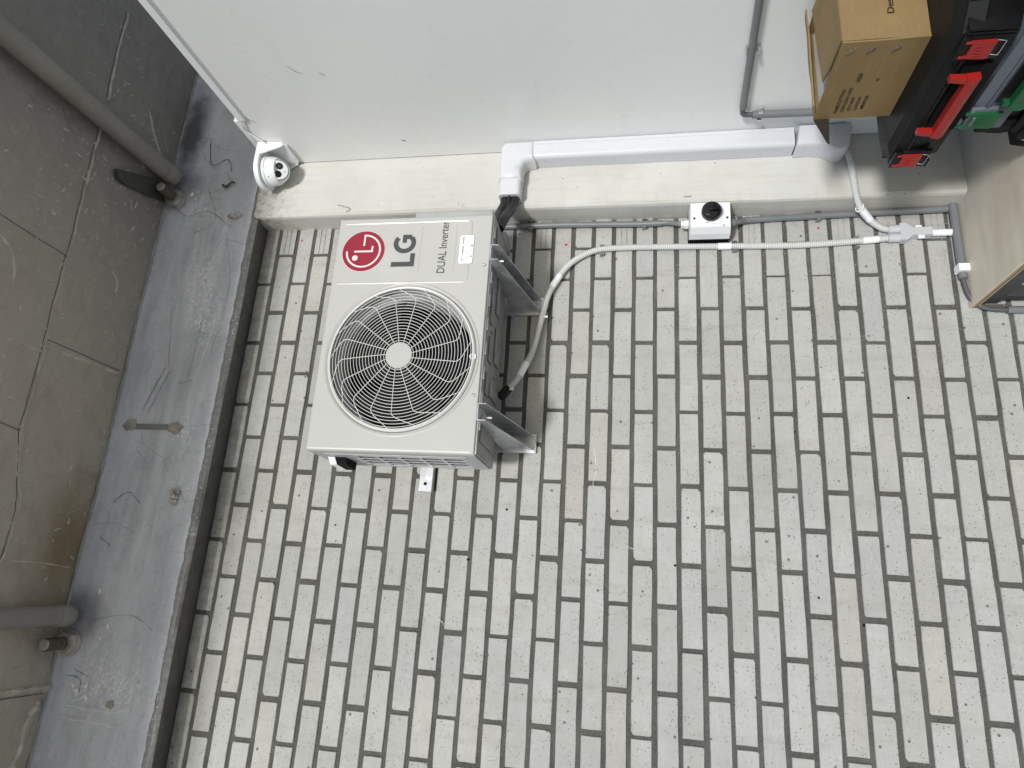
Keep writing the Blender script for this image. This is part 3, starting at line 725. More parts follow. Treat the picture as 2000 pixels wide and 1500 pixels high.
n = 14; A = len(angs)
for i in range(A):
    j = (i + 1) % A
    for k in range(n - 1): fs.append((i * n + k, i * n + k + 1, j * n + k + 1, j * n + k))
o = mesh_obj('front_panel', vs, fs, ACW, ac, True); fix_normals(o)
bm = bmesh.new(); bm.from_mesh(o.data)
for e in bm.edges:
    if len(e.link_faces) == 2 and e.calc_face_angle(0) > math.radians(50): e.smooth = False
bm.to_mesh(o.data); bm.free()
# casing (behind the front panel) open towards the fan
m = MB(); y0, y1 = AYF + .0285, AYB
m.box((AX0 + .001, y0, AZ1 - .004), (AX1 - .001, y1, AZ1 - .001)); m.box((AX1 - .004, y0, AZ0 + .001), (AX1 - .001, y1, AZ1 - .0045)); m.box((AX0 + .004, y1 - .004, AZ0 + .003), (AX1 - .005, y1, AZ1 - .005))
m.put('casing', ACG, ac)
# underside: pressed base pan
m = MB(); m.box((AX0 + .003, AYF + .0065, AZ0 - .006), (AX1 - .003, AYB, AZ0 + .0005), .002)
m.put('base_pan', ACU, ac, True)
for (xa, xb, ya, yb_) in [(.30, .36, -.37, -.20), (.45, .52, -.36, -.32), (.46, .50, -.30, -.19), (.56, .64, -.35, -.30), (.58, .70, -.27, -.20), (.68, .80, -.36, -.33), (.74, .86, -.29, -.24), (.96, 1.01, -.36, -.20)]:
    m = MB(); m.box((xa, ya, AZ0 - .012), (xb, yb_, AZ0 - .0055), .003); m.put('pan_emboss', ACU, ac, True)
for k in range(9): x = .33 + .078 * k; m = MB(); m.box((x, -.392, AZ0 - .0105), (x + .04, -.38, AZ0 - .0055), .0015); m.put('pan_emboss', ACU, ac, True)
for x, y in [(.40, -.30), (.535, -.24), (.66, -.325), (.83, -.36), (.9, -.22)]: m = MB(); m.lathe((x, y, AZ0 - .0064), (0, 0, -1), [(0, .0004), (.005, .0004), (.006, 0)], 12); m.put('drain_hole', DARKIN, ac)
# left side with louvre openings
sd_ = P('side_grille', ACG, ac, lambda m: None) if False else None
m = MB(); X0 = AX0
m.box((X0, AYF + .0285, AZ0 + .002), (X0 + .004, AYF + .065, AZ1 - .002)); m.box((X0, AYB - .016, AZ0 + .002), (X0 + .004, AYB, AZ1 - .002))
m.box((X0 + .0002, AYF + .0652, AZ0 + .002), (X0 + .0042, AYB - .0162, AZ0 + .050)); m.box((X0 + .0002, AYF + .0652, AZ1 - .125), (X0 + .0042, AYB - .0162, AZ1 - .002))
m.put('side_panel', ACG, ac)
side = P('side_louvre', ACG, ac, lambda m: (m.box((X0 - .003, AYF + .040, AZ0 + .03), (X0 - .0002, AYF + .052, AZ1 - .045), .001)), True)
ya, yb_ = AYF + .067, AYB - .018; za, zb = AZ0 + .05, AZ1 - .125
for k in range(6):
    z = za + (zb - za) * k / 5
    P('louvre_bar', ACG, ac, lambda m: m.box((X0 + .0005, ya, z - .005), (X0 + .010, yb_, z + .005), .001))
for r_ in range(4):
    yy = ya + (yb_ - ya) * (r_ + .5) / 4
    P('louvre_slat', ACG, ac, lambda m: m.prism([(X0 - .001, yy - .013, za), (X0 + .001, yy - .013, za), (X0 + .018, yy + .010, za), (X0 + .016, yy + .010, za)], (0, 0, zb - za)))
m = MB(); m.box((X0 + .03, ya, za - .01), (X0 + .034, yb_, zb + .02)); m.put('coil_guard', DARKIN, ac)
hd = P('side_handle', CAMW, ac, lambda m: m.prism([(X0 - .001, -.30, AZ1 - .03), (X0 - .022, -.285, AZ1 - .034), (X0 - .026, -.215, AZ1 - .036), (X0 - .001, -.20, AZ1 - .03)], (0, 0, -.022)))
P('handle_recess', DARKIN, ac, lambda m: m.prism([(X0 - .0012, -.298, AZ1 - .053), (X0 - .022, -.285, AZ1 - .0565), (X0 - .026, -.215, AZ1 - .0565), (X0 - .0012, -.202, AZ1 - .053)], (0, 0, -.033)))
# valve cover bulging on the right side
m = MB(); m.box((AX1 - .0005, AYF + .05, -1.006), (AX1 + .052, AYB + .01, -.735), .012); m.put('valve_cover', ACG, ac, True)
m = MB(); m.box((AX1 - .02, AYF + .16, -1.030), (AX1 + .03, AYB + .004, -1.012), .004); m.put('valve_plate', ACU, ac, True)
m = MB(); m.box((AX1 - .001, AYF + .032, AZ0 + .01), (AX1 + .003, AYB - .002, AZ1 - .01), .001); m.put('side_cover', ACG, ac, True)
# fan shroud, coil, fan
m = MB(); m.lathe((FC[0], AYF, FC[1]), (0, 1, 0), [(FR - .004, .029), (FR - .006, .045), (FR - .022, .062), (FR - .024, .13)], 72); m.put('fan_shroud', ACG, ac, True)
m = MB(); m.box((AX0 + .008, AYB - .03, AZ0 + .008), (AX1 - .008, AYB - .026, AZ1 - .008)); m.put('coil', DARKIN, ac)  # coil coloured near black for the shade behind the fan
m = MB(); m.box((FC[0] + .01, AYB - .05, AZ0 + .01), (FC[0] + .03, AYB - .034, AZ1 - .01)); m.box((FC[0] - .09, AYB - .05, AZ0 + .01), (FC[0] - .075, AYB - .034, AZ1 - .01)); m.put('motor_bracket', COIL, ac)
fan = P('fan_hub', FANB, ac, lambda m: m.lathe((FC[0], AYF + .06, FC[1]), (0, -1, 0), [(.06, -.06), (.062, 0), (.045, .012), (0, .014)], 32), True)
for k in range(3):
    a0 = 2 * PI * k / 3 + .5; vs = []; fs = []
    for i in range(7):
        r_ = .055 + (.205 - .055) * i / 6
        for j in range(9):
            t = j / 8; a = a0 + t * 1.55 - i * .07; yy = AYF + .05 + .055 * t + .006 * math.sin(PI * t)
            vs.append((FC[0] + r_ * math.cos(a), yy, FC[1] + r_ * math.sin(a)))
    for i in range(6):
        for j in range(8): q = i * 9 + j; fs.append((q, q + 1, q + 10, q + 9))
    nn = len(vs); vs += [(x, y + .003, z) for x, y, z in vs]; fs += [tuple(v + nn for v in reversed(f)) for f in fs]
    mesh_obj('fan_blade', vs, fs, FANB, fan, True)
# wire grille: rings follow a shallow dome, 17 kinked spokes
gr = P('grille_rim', RIMC, ac, lambda m: m.lathe((FC[0], AYF, FC[1]), (0, -1, 0), [(FR - .002, -.004), (FR - .003, .004), (FR - .007, .008), (FR - .011, .006), (FR - .012, -.004)], 96), True)
def gy(r_): return AYF - .010 - .006 * (1 - (r_ / FR) ** 2)
NR = 19; ra, rb = .047, .2235
for i in range(NR):
    m = MB(); r_ = ra + (rb - ra) * i / (NR - 1)
    m.tube([(FC[0] + r_ * math.cos(2 * PI * k / 88), gy(r_), FC[1] + r_ * math.sin(2 * PI * k / 88)) for k in range(88)], .00098, 5, closed=True)
    m.put('grille_ring', RIMC, ac, True)
for k in range(17):
    m = MB(); a = 2 * PI * k / 17 + .17
    pts = []
    for r_, da in ((.042, -.10), (.09, -.035), (.14, -.01), (.178, 0), (.187, .015), (.197, .085), (.2315, .36)):
        pts.append((FC[0] + r_ * math.cos(a + da), gy(r_) - (.002 if r_ < .23 else -.006), FC[1] + r_ * math.sin(a + da)))
    m.tube(pts, .00115, 5)
    m.put('grille_spoke', RIMC, ac, True)
P('grille_cap', ACW, ac, lambda m: m.lathe((FC[0], AYF - .012, FC[1]), (0, -1, 0), [(.0425, -.003), (.0425, .002), (.041, .0045), (0, .005)], 48), True)
m = MB(); m.lathe((.552, AYF - .002, AZ0 + .026), (0, -1, 0), [(.0105, 0), (.0105, .004), (.0045, .004), (.0045, 0)], 20); m.put('wire_eyelet', RIMC, ac, True)
# pressed outline of the service side and two ribs
def emb(m, pts, wd=.004, h=.0016):
    q = [Vector(p) for p in pts]; vs = []
    for i, p in enumerate(q):
        d = (q[min(i + 1, len(q) - 1)] - q[max(i - 1, 0)]).normalized(); sd2 = d.cross(Vector((0, 1, 0)))
        vs += [p + sd2 * wd + Vector((0, .0003, 0)), p + Vector((0, -h, 0)), p - sd2 * wd + Vector((0, .0003, 0))]
    m.add(vs, [f for i in range(len(q) - 1) for f in ((3 * i, 3 * i + 1, 3 * i + 4, 3 * i + 3), (3 * i + 1, 3 * i + 2, 3 * i + 5, 3 * i + 4))])
m = MB(); r_ = .016; xa, xb, zl, zt = .801, 1.017, -.952, AZ1 - .022
pts = [(xa, AYF, zt)] + [(xa, AYF, z) for z in (-.6, -.7, -.8, -.9)] + [(xa + r_ - r_ * math.cos(t), AYF, zl + r_ - r_ * math.sin(t)) for t in [i * PI / 12 for i in range(7)]] + \
      [(xb - r_ + r_ * math.sin(t), AYF, zl + r_ - r_ * math.cos(t)) for t in [i * PI / 12 for i in range(7)]] + [(xb, AYF, z) for z in (-.9, -.8, -.7, -.6)] + [(xb, AYF, zt)]
emb(m, pts); m.put('pressed_outline', ACW, ac, True)
for z in (-.788, -.903):
    m = MB(); emb(m, [(.838 + .163 * k / 8, AYF, z) for k in range(9)], .0035, .0012); m.put('pressed_rib', ACW, ac, True)
def screw(x, z, y=AYF):
    m = MB(); m.lathe((x, y, z), (0, -1, 0), [(0, .0022), (.0016, .0022), (.0018, .0034), (.0048, .003), (.0066, .0006), (.0068, 0)], 16); m.put('screw', CHROME, ac, True)
screw(.857, -1.002); screw(.434, -1.003)
# logo
LZ, LX, LR = -.5955, .9155, .0725
logo = P('logo_disc', RED, ac, lambda m: m.lathe((LX, AYF - .0005, LZ), (0, -1, 0), [(LR, 0), (LR, .0004), (0, .0006)], 64))
P('logo_edge', PALE, logo, lambda m: m.lathe((LX, AYF - .0004, LZ), (0, -1, 0), [(LR + .0015, 0), (LR + .0015, .0003), (LR - .001, .0003)], 64))
def stroke(pts, wd, y):
    m = MB(); q = [Vector((x, y, z)) for x, z in pts]; vs = []
    for i, p in enumerate(q):
        d = (q[min(i + 1, len(q) - 1)] - q[max(i - 1, 0)]).normalized(); s2 = d.cross(Vector((0, 1, 0))) * wd / 2; vs += [p + s2, p - s2]
    m.add(vs, [(2 * i, 2 * i + 1, 2 * i + 3, 2 * i + 2) for i in range(len(q) - 1)]); return m
U = LR
y_ = AYF - .0015
arc = [(LX + .78 * U * math.cos(t), LZ + .78 * U * math.sin(t)) for t in [-2 * PI * .75 * k / 48 for k in range(49)]]
stroke(arc, .085 * U, y_).put('logo_ring', PALE, logo)
stroke([(LX + .26 * U, LZ), (LX + .822 * U, LZ)], .085 * U, y_ - .0001).put('logo_bar', PALE, logo)
stroke([(LX - .02 * U, LZ + .43 * U), (LX - .02 * U, LZ - .452 * U)], .09 * U, y_).put('logo_stem', PALE, logo)
stroke([(LX - .02 * U, LZ - .41 * U), (LX + .24 * U, LZ - .41 * U)], .085 * U, y_ - .0001).put('logo_foot', PALE, logo)
P('logo_dot', PALE, logo, lambda m: m.lathe((LX - .34 * U, y_ + .0005, LZ + .36 * U), (0, -1, 0), [(.135 * U, 0), (.135 * U, .0006), (0, .0006)], 32))
# LG letters
yl = AYF - .0006
P('letter', INK, ac, lambda m: (m.prism([(.857, yl, -.695), (.857, yl, -.772), (.9035, yl, -.772), (.9035, yl, -.757), (.8735, yl, -.757), (.8735, yl, -.695)], (0, -.0004, 0))))
gx, gz, go = .9405, -.7335, .0292
garc = [(gx + go * .97 * math.cos(t), gz + go * 1.02 * math.sin(t)) for t in [math.radians(48 + (312 - 48) * k / 40) for k in range(41)]] 
st = stroke([(gx + (p[0] - gx), gz + (p[1] - gz)) for p in garc], .0158, yl - .0004)
st.add([(.942, yl - .0005, -.7255), (.942, yl - .0005, -.7395), (.9705, yl - .0005, -.7395), (.9705, yl - .0005, -.7255)], [(0, 1, 2, 3)])
st.add([(.9548, yl - .00045, -.7390), (.9548, yl - .00045, -.7620), (.9705, yl - .00045, -.7535), (.9705, yl - .00045, -.7390)], [(0, 1, 2, 3)])
st.put('letter', INK, ac)
text('lettering', 'DUAL Inverter', .027, (.832, yl - .0004, -.875), (1, 0, 0), (0, 0, 1), INK, ac, .183, .004)
# sticker
sk = P('sticker', PAPER, ac, lambda m: m.prism([(x, AYF - .0022, z) for x, z in rrect(.862, .961, -.963, -.918, .006, 3)], (0, -.0005, 0)))
ys = AYF - .0029
m = MB()
def dash(x0_, x1_, z_, h_, gap=.35, w0=.0016):
    x_ = x0_
    while x_ < x1_:
        w_ = random.uniform(w0, w0 * 2.5)
        if random.random() > gap * .5: m.add([(x_, ys, z_), (min(x_ + w_, x1_), ys, z_), (min(x_ + w_, x1_), ys, z_ + h_ * random.uniform(.6, 1)), (x_, ys, z_ + h_)], [(0, 1, 2, 3)])
        x_ += w_ + random.uniform(.0004, .0012)
dash(.895, .957, -.932, .0055, .3, .003); dash(.897, .955, -.9375, .0014); dash(.885, .948, -.9462, .0012, .1); dash(.882, .950, -.9505, .0014, .1); dash(.893, .917, -.9585, .0012, .1); dash(.930, .955, -.9585, .0012, .1)
dash(.872, .892, -.926, .002, .8); dash(.870, .893, -.930, .003, .8); dash(.868, .890, -.936, .002, .8)
m.add([(.921, ys, -.961), (.9275, ys, -.961), (.9275, ys, -.9545), (.921, ys, -.9545)], [(0, 1, 2, 3)])
m.put('sticker_print', INKS, sk)['kind'] = 'stuff'
P('sticker_badge', simple('badge_pink', (.55, .28, .30), .5), sk, lambda m: m.lathe((.8865, ys + .0002, -.9575), (0, -1, 0), [(.0035, 0), (.0035, .0002), (0, .0002)], 16))

# ================================================================== WALL BRACKET UNDER THE UNIT
br = thing('wall_bracket', 'galvanised steel wall bracket with two tapering arms carrying the air conditioner', 'bracket', (.6, -.02, -1.14))
P('rail', GALV, br, lambda m: (m.box((.196, -.030, -.790), (1.10, -.027, -.744), .0008), m.box((.196, -.0268, -.7465), (1.10, -.004, -.7435)), m.box((.196, -.0268, -.7905), (1.10, -.004, -.7875))))
P('rail_slot', DARKIN, br, lambda m: m.lathe((.222, -.0302, -.766), (0, -1, 0), [(.006, 0), (.0055, .0006), (0, .0007)], 14))
for bx in (.376, .885):
    hw = .0255
    P('upright', GALV, br, lambda m: (m.box((bx - hw - .008, -.014, -1.140), (bx + hw + .008, -.011, -.70), .0006), m.box((bx - hw - .0081, -.0108, -1.140), (bx - hw - .0055, -.003, -.70)), m.box((bx + hw + .0055, -.0108, -1.140), (bx + hw + .0081, -.003, -.70))))
    arm = P('arm', GALV, br, lambda m: (
        m.box((bx - hw, -.430, -1.0275), (bx + hw, -.0145, -1.0252)),
        m.prism([(bx - hw, -.430, -1.0277), (bx - hw, -.430, -1.050), (bx - hw, -.0145, -1.132), (bx - hw, -.0145, -1.0277)], (.0022, 0, 0)),
        m.prism([(bx + hw, -.430, -1.0277), (bx + hw, -.430, -1.050), (bx + hw, -.0145, -1.132), (bx + hw, -.0145, -1.0277)], (-.0022, 0, 0))))
    fix_normals(arm)
    bt = P('arm_bolt', STEEL, arm, lambda m: (m.lathe((bx - .004, -.375, -1.0278), (0, 0, -1), [(0, 0), (.012, 0), (.012, .002), (.009, .0022), (.009, .009), (.004, .0092), (.004, .03), (0, .0305)], 8)))
    P('wall_bolt', STEEL, br, lambda m: (m.lathe((bx - .012, -.0142, -1.07), (0, -1, 0), [(.011, 0), (.011, .002), (.008, .0022), (.008, .008), (0, .0082)], 8), m.lathe((bx + .012, -.0142, -1.105), (0, -1, 0), [(.011, 0), (.011, .002), (.008, .0022), (.008, .008), (0, .0082)], 8)))
    P('rubber_foot', BLK, br, lambda m: (m.box((bx - .022, -.372, -1.0250), (bx + .022, -.34, -1.0247 + .0005)),))

# ================================================================== LINE SET AND ITS WHITE COVER DUCT
ls = thing('insulated_pipes', 'two black foam insulated pipes from the air conditioner into the white duct', 'pipes', (1.16, -.15, -1.02))
for dz, dx, dy in ((0.0, 0, 0), (-.036, .012, .004)):
    m = MB(); m.tube(curve_pts([(1.270 + dx, -.132, -.995 + dz), (1.235 + dx, -.136, -.993 + dz), (1.195 + dx, -.155 + dy, -.985 + dz), (1.150 + dx, -.19 + dy, -.985 + dz * .8), (1.115 + dx, -.215 + dy, -.985 + dz * .7), (1.083, -.23, -.98 + dz * .6)], 8), .0175, 14)
    m.put('insulated_pipe', FOAM, ls, True)
m = MB(); m.tube(curve_pts([(1.262, -.150, -1.012), (1.225, -.153, -1.010), (1.18, -.17, -1.003), (1.14, -.20, -1.0), (1.10, -.22, -.995)], 8), .006, 8); m.put('signal_cable', FOAM, ls, True)
dc = thing('pipe_cover_duct', 'glossy white pipe cover duct with elbow running down the column edge', 'duct', (1.45, -.13, -1.6))
def duct_z(m, xa, xb, za, zb, d, r=.016, y=YC - .003):
    q = [(xa, y), (xa, y - d + r)] + [(xa + r - r * math.cos(t), y - d + r - r * math.sin(t)) for t in [i * PI / 12 for i in range(1, 6)]] + [(xa + r, y - d), (xb - r * .3, y - d), (xb, y - d + r * .3), (xb, y)]
    m.prism([(a, b, za) for a, b in q], (0, 0, zb - za))
def duct_x(m, za, zb, xa, xb, d, r=.016, y=YC - .003):
    q = [(zb, y), (zb, y - d + r)] + [(zb - r + r * math.cos(t), y - d + r - r * math.sin(t)) for t in [i * PI / 12 for i in range(1, 6)]] + [(zb - r, y - d), (za + r, y - d)] + [(za + r - r * math.sin(t), y - d + r - r * math.cos(t)) for t in [i * PI / 12 for i in range(1, 6)]] + [(za, y - d + r), (za, y)]
    m.prism([(xa, b, a) for a, b in q], (xb - xa, 0, 0))
DX0, DX1 = 1.408, XW - .0015
o = P('duct_run', PVC, dc, lambda m: duct_z(m, DX0 + .003, DX1 - .001, -2.00, -1.085, .064)); fix_normals(o)
o = P('duct_drop', PVC, dc, lambda m: duct_x(m, -1.052, -.972, 1.262, 1.335, .060)); fix_normals(o)
# elbow: rounded L plate with depth
def elbow(m, out, d, y=YC - .003, k_=1.):
    # out: outline (x,z); domed by an inset top
    cx = sum(p[0] for p in out) / len(out); cz = sum(p[1] for p in out) / len(out); n = len(out); vs = []
    q = [Vector((p[0], 0, p[1])) for p in out]
    def inset(a):
        r = []
        for i in range(n):
            d1 = (q[i] - q[i - 1]).normalized(); d2 = (q[(i + 1) % n] - q[i]).normalized()
            n1 = Vector((-d1.z, 0, d1.x)); n2 = Vector((-d2.z, 0, d2.x)); nn = (n1 + n2); nn = nn / max(.4, nn.length_squared / 2)
            r.append(q[i] + nn * a)
        return r
    L = [(0, 0), (0, d * .70), (.0025, d * .84), (.007, d * .94), (.014, d * .99), (.018, d)]
    for a, h in [(a_ * k_, h_) for a_, h_ in L]:
        for p in inset(a): vs.append((p.x, y - h, p.z))
    fs = [(k * n + i, k * n + (i + 1) % n, (k + 1) * n + (i + 1) % n, (k + 1) * n + i) for k in range(len(L) - 1) for i in range(n)] + [tuple((len(L) - 1) * n + i for i in range(n))]
    m.add(vs, fs)
def arcp(cx, cz, r, a0, a1, n=8): return [(cx + r * math.cos(math.radians(a0 + (a1 - a0) * k / n)), cz + r * math.sin(math.radians(a0 + (a1 - a0) * k / n))) for k in range(n + 1)]
# outline anticlockwise seen with x right, z up
E1 = [(1.325, -.969)] + [(1.325, -1.055)] + [(1.372, -1.055)] + arcp(1.372, -1.085, .030, 90, 0, 5) + [(1.4035, -1.092), (1.4035, -1.100), (DX1, -1.098)] + arcp(DX1 - .028, -.969 - .028, .028, 0, 90, 6)
o = P('duct_elbow', PVC, dc, lambda m: elbow(m, E1, .070), True); fix_normals(o)
E2 = [(DX1, -2.015)] + [(1.403, -2.003)] + [(1.402, -2.012), (1.404, -2.06), (1.400, -2.09), (1.388, -2.115)] + arcp(1.412, -2.140, .036, 150, 262, 6) + [(1.437, -2.182), (1.46, -2.186)] + arcp(DX1 - .022, -2.166, .022, 270, 360, 5)
E2 = [(a, b) for a, b in E2]
o = P('duct_end_piece', PVC, dc, lambda m: elbow(m, E2, .072, k_=.42), True); fix_normals(o)

P('duct_face_rib', PVC, dc, lambda m: m.box((1.466, YC - .0682, -1.999), (1.468, YC - .0666, -1.101)))
m = MB(); m.lathe((1.427, YC - .073, -2.045), (0, -1, 0), [(.007, 0), (.0065, .001), (0, .0012)], 16); m.put('duct_screw', PVC, dc, True)

# ================================================================== FLEXIBLE CORRUGATED CONDUITS
def flex(m, pts, r, step=.0072):
    q = resample(curve_pts(pts, 14), step / 2); m.tube(q, [r if k % 2 else r * .80 for k in range(len(q))], 12)
RC = .0118
fx = thing('corrugated_conduit', 'long white corrugated conduit from the air conditioner across the bricks to the joint', 'conduit', (1.1, -.02, -1.8), 'white corrugated conduits')
pA = [(.545, -.085, -1.040), (.60, -.07, -1.076), (.70, -.045, -1.113), (.83, -.035, -1.138), (.94, -.028, -1.163), (1.045, -.022, -1.225), (1.102, -.019, -1.315), (1.113, -.018, -1.43), (1.112, -.018, -1.6), (1.109, -.018, -1.79), (1.106, -.018, -2.03), (1.119, -.018, -2.258), (1.125, -.018, -2.322)]
m = MB(); flex(m, pA, RC); m.put('conduit_body', PVCF, fx, True)
def sleeve(m, a, b, r): m.tube([a, b], r, 14)
for a, b in [((.600, -.0705, -1.0765), (.652, -.058, -1.097)), ((.955, -.0275, -1.168), (1.002, -.025, -1.195)), ((1.1090, -.018, -1.755), (1.109, -.018, -1.800)), ((1.1175, -.018, -2.235), (1.1215, -.018, -2.285))]:
    m = MB(); sleeve(m, a, b, RC + .0006); m.put('smooth_sleeve', CAMW, fx, True)
m = MB(); m.tube(curve_pts([(.515, -.105, -1.020), (.525, -.10, -1.030), (.538, -.092, -1.036), (.548, -.085, -1.042)], 6), [.0165] * 19, 12); m.put('rubber_elbow', BLK, fx, True)
m = MB(); m.tube([(.838 + .014 * math.cos(a), -.037 + .014 * math.sin(a) * .9, -1.139 - .006 * math.cos(a)) for a in [2 * PI * k / 16 for k in range(16)]], .0018, 5, closed=True); m.box((.826, -.052, -1.162), (.833, -.046, -1.150), .001); m.put('cable_tie', CAMW, fx, True)
m = MB(); m.tube([(.545 + .013 * math.cos(a), -.088 + .013 * math.sin(a), -1.038 - .01 * math.cos(a)) for a in [2 * PI * k / 16 for k in range(16)]], .0016, 5, closed=True); m.box((.538, -.11, -1.066), (.546, -.102, -1.052), .001); m.put('cable_tie', CAMW, fx, True)
fb = thing('corrugated_conduit', 'short white corrugated conduit bending from the duct end down to the joint', 'conduit', (1.25, -.08, -2.2), 'white corrugated conduits')
pB = [(1.440, -.118, -2.160), (1.410, -.118, -2.176), (1.36, -.117, -2.188), (1.30, -.115, -2.192), (1.235, -.100, -2.202), (1.200, -.070, -2.225), (1.178, -.040, -2.262), (1.160, -.022, -2.30), (1.157, -.019, -2.325)]
m = MB(); flex(m, pB, RC); m.put('conduit_body', PVCF, fb, True)
m = MB(); sleeve(m, (1.2035, -.074, -2.223), (1.181, -.044, -2.256), RC + .0007); m.put('smooth_sleeve', CAMW, fb, True)
m = MB(); m.tube([(1.209 + .014 * math.cos(a), -.080 + .011 * math.sin(a), -2.214 + .009 * math.sin(a)) for a in [2 * PI * k / 16 for k in range(16)]], .0022, 5, closed=True); m.put('cable_tie', CAMW, fb, True)
yj = thing('conduit_joint', 'grey two into one conduit joint beside the dark grey conduit at the table', 'joint', (1.14, -.02, -2.4))
JM = simple('joint_grey_plastic', (.50, .515, .54), .35, var=.02, bst=.03)
m = MB(); m.tube([(1.157, -.019, -2.318), (1.157, -.019, -2.365)], .0155, 16); m.put('joint_socket', JM, yj, True); m = MB(); m.tube([(1.1245, -.0185, -2.316), (1.1245, -.0185, -2.365)], .0155, 16); m.put('joint_socket', JM, yj, True)
m = MB(); m.prism([(1.109, -.034, -2.352), (1.109, -.034, -2.372), (1.126, -.034, -2.392), (1.126, -.034, -2.452), (1.155, -.034, -2.452), (1.155, -.034, -2.39), (1.1725, -.034, -2.37), (1.1725, -.034, -2.352)], (0, .030, 0)); fix_normals(m.put('joint_body', JM, yj))
m = MB(); m.box((1.113, -.0345, -2.405), (1.1255, -.028, -2.425), .001); m.box((1.156, -.0345, -2.40), (1.162, -.026, -2.42), .001); m.put('joint_latch', CAMW, yj, True)
m = MB(); q = []; 
pts = [(1.1405, -.018, -2.452 - .085 * k / 30) for k in range(31)]; m.tube(pts, [.0122 if (k % 6) else .0112 for k in range(31)], 14); m.put('joint_outlet', CAMW, yj, True)

# ================================================================== ISOLATOR SWITCH
sw = thing('isolator_switch', 'square pale grey isolator switch with round black knob beside the column', 'switch', (1.18, -.05, -1.72))
P('switch_base', BLK, sw, lambda m: m.box((1.127, -.038, -1.793), (1.236, -.004, -1.652), .003), True)
o = P('switch_housing', SWB, sw, lambda m: (m.add([(x, y, z) for y, i in ((-.0385, 0), (-.070, .001), (-.100, .006)) for x, z in ((1.127 + i * 2.2, -1.792 + i * .4), (1.236, -1.792 + i * .4), (1.236, -1.653 - i * .4), (1.127 + i * 2.2, -1.653 - i * .4))],
    [(0, 1, 2, 3), (11, 10, 9, 8)] + [(k * 4 + i, k * 4 + (i + 1) % 4, k * 4 + 4 + (i + 1) % 4, k * 4 + 4 + i) for k in (0, 1) for i in range(4)]))); fix_normals(o)
P('knob_plate', CAMW, sw, lambda m: m.box((1.152, -.1035, -1.760), (1.2315, -.1003, -1.690), .0012), True)
kn = P('knob', LENS, sw, lambda m: m.lathe((1.193, -.1037, -1.725), (0, -1, 0), [(.0335, 0), (.0345, .004), (.034, .020), (.031, .0245), (.022, .026), (0, .0262)], 48), True)
P('knob_grip', BLK, kn, lambda m: m.box((1.187, -.1385, -1.752), (1.199, -.1298, -1.715), .002), True)
P('knob_dot', CAMW, kn, lambda m: m.lathe((1.1965, -.1306, -1.7235), (0, -1, 0), [(.0014, 0), (.0012, .0008), (0, .0009)], 8))
text('switch_print', 'OFF', .0055, (1.169, -.1302, -1.704), (0, 0, -1), (1, 0, 0), CLIPG, sw, .012)
for z in (-1.668, -1.779): P('screw_hole', DARKIN, sw, lambda m: m.lathe((1.176, -.1002, z), (0, -1, 0), [(.0042, 0), (.0038, .0005), (0, .0006)], 16))
m = MB(); m.box((1.156, -.1043, -1.706), (1.1585, -.1036, -1.716)); m.box((1.157, -.1043, -1.755), (1.161, -.1036, -1.756)); m.box((1.146, -.1007, -1.764), (1.148, -.1001, -1.770)); m.box((1.141, -.1007, -1.764), (1.143, -.1001, -1.770)); m.put('switch_mark', INK, sw)['kind'] = 'stuff'
P('cable_gland', SWB, sw, lambda m: (m.lathe((1.183, -.050, -1.6515), (0, 0, 1), [(.0165, 0), (.0165, .016), (.0125, .0165), (.0125, .021), (.0155, .0212), (.0155, .026), (.011, .0262)], 6)))
P('cable_gland', GREYC, sw, lambda m: (m.lathe((1.183, -.050, -1.7935), (0, 0, -1), [(.0165, 0), (.0165, .012), (.0125, .0125), (.011, .020)], 12)), True)

# ================================================================== GREY CONDUITS
def conduit(label, parts, loc, group='grey conduits'):
    t = thing('grey_conduit', label, 'conduit', loc, group)
    for nm, pts, r, mt in parts:
        m = MB(); m.tube(pts, r, 14); m.put(nm, mt, t, True)
    return t
yc_ = -.0155
conduit('grey conduit along the column edge between the air conditioner and the isolator switch', [('conduit_tube', [(1.216, yc_, -.90), (1.217, yc_, -1.20), (1.210, yc_, -1.48), (1.208, yc_ - .006, -1.56)], .0115, GREYC), ('cable', curve_pts([(1.208, yc_ - .006, -1.55), (1.203, -.030, -1.585), (1.188, -.046, -1.615), (1.183, -.050, -1.632)], 5), .0085, GREYC)], (1.2, -.02, -1.3))
conduit('grey conduit along the column edge between the isolator switch and the table', [('conduit_tube', [(1.207, yc_ - .008, -1.845), (1.214, yc_, -1.90), (1.222, yc_, -2.15), (1.231, yc_, -2.525)], .0115, GREYC), ('cable', curve_pts([(1.183, -.050, -1.808), (1.190, -.042, -1.825), (1.205, -.026, -1.85)], 5), .0085, GREYC)], (1.2, -.02, -2.2))
zt_ = -2.525
t = conduit('thick dark grey conduit lying along the brick wall just above the plywood table', [('conduit_tube', [(1.48, -.030, zt_), (.965, -.024, zt_ - .003)], .0135, GREYC),
        ('cable', curve_pts([(.975, -.024, zt_ - .003), (.94, -.023, zt_ - .005), (.895, -.022, zt_ - .018), (.864, -.020, zt_ - .05), (.855, -.020, zt_ - .10), (.855, -.020, zt_ - .13)], 7), .0075, DGREYC)], (1.2, -.03, -2.53))
conduit('grey conduit running down the bricks under the plywood table corner', [('conduit_tube', [(.855, -.018, zt_ - .120), (.857, -.018, -3.05)], .0125, GREYC)], (.855, -.02, -2.8))
P('pipe_sleeve_clip', CAMW, t, lambda m: [m.box((.985 + .0052 * k, -.047 - (.001 if k % 2 else 0), zt_ - .026), (.985 + .0052 * k + .0048, -.010, zt_ + .0155), .001) for k in range(5)])
xw_ = XW - .016
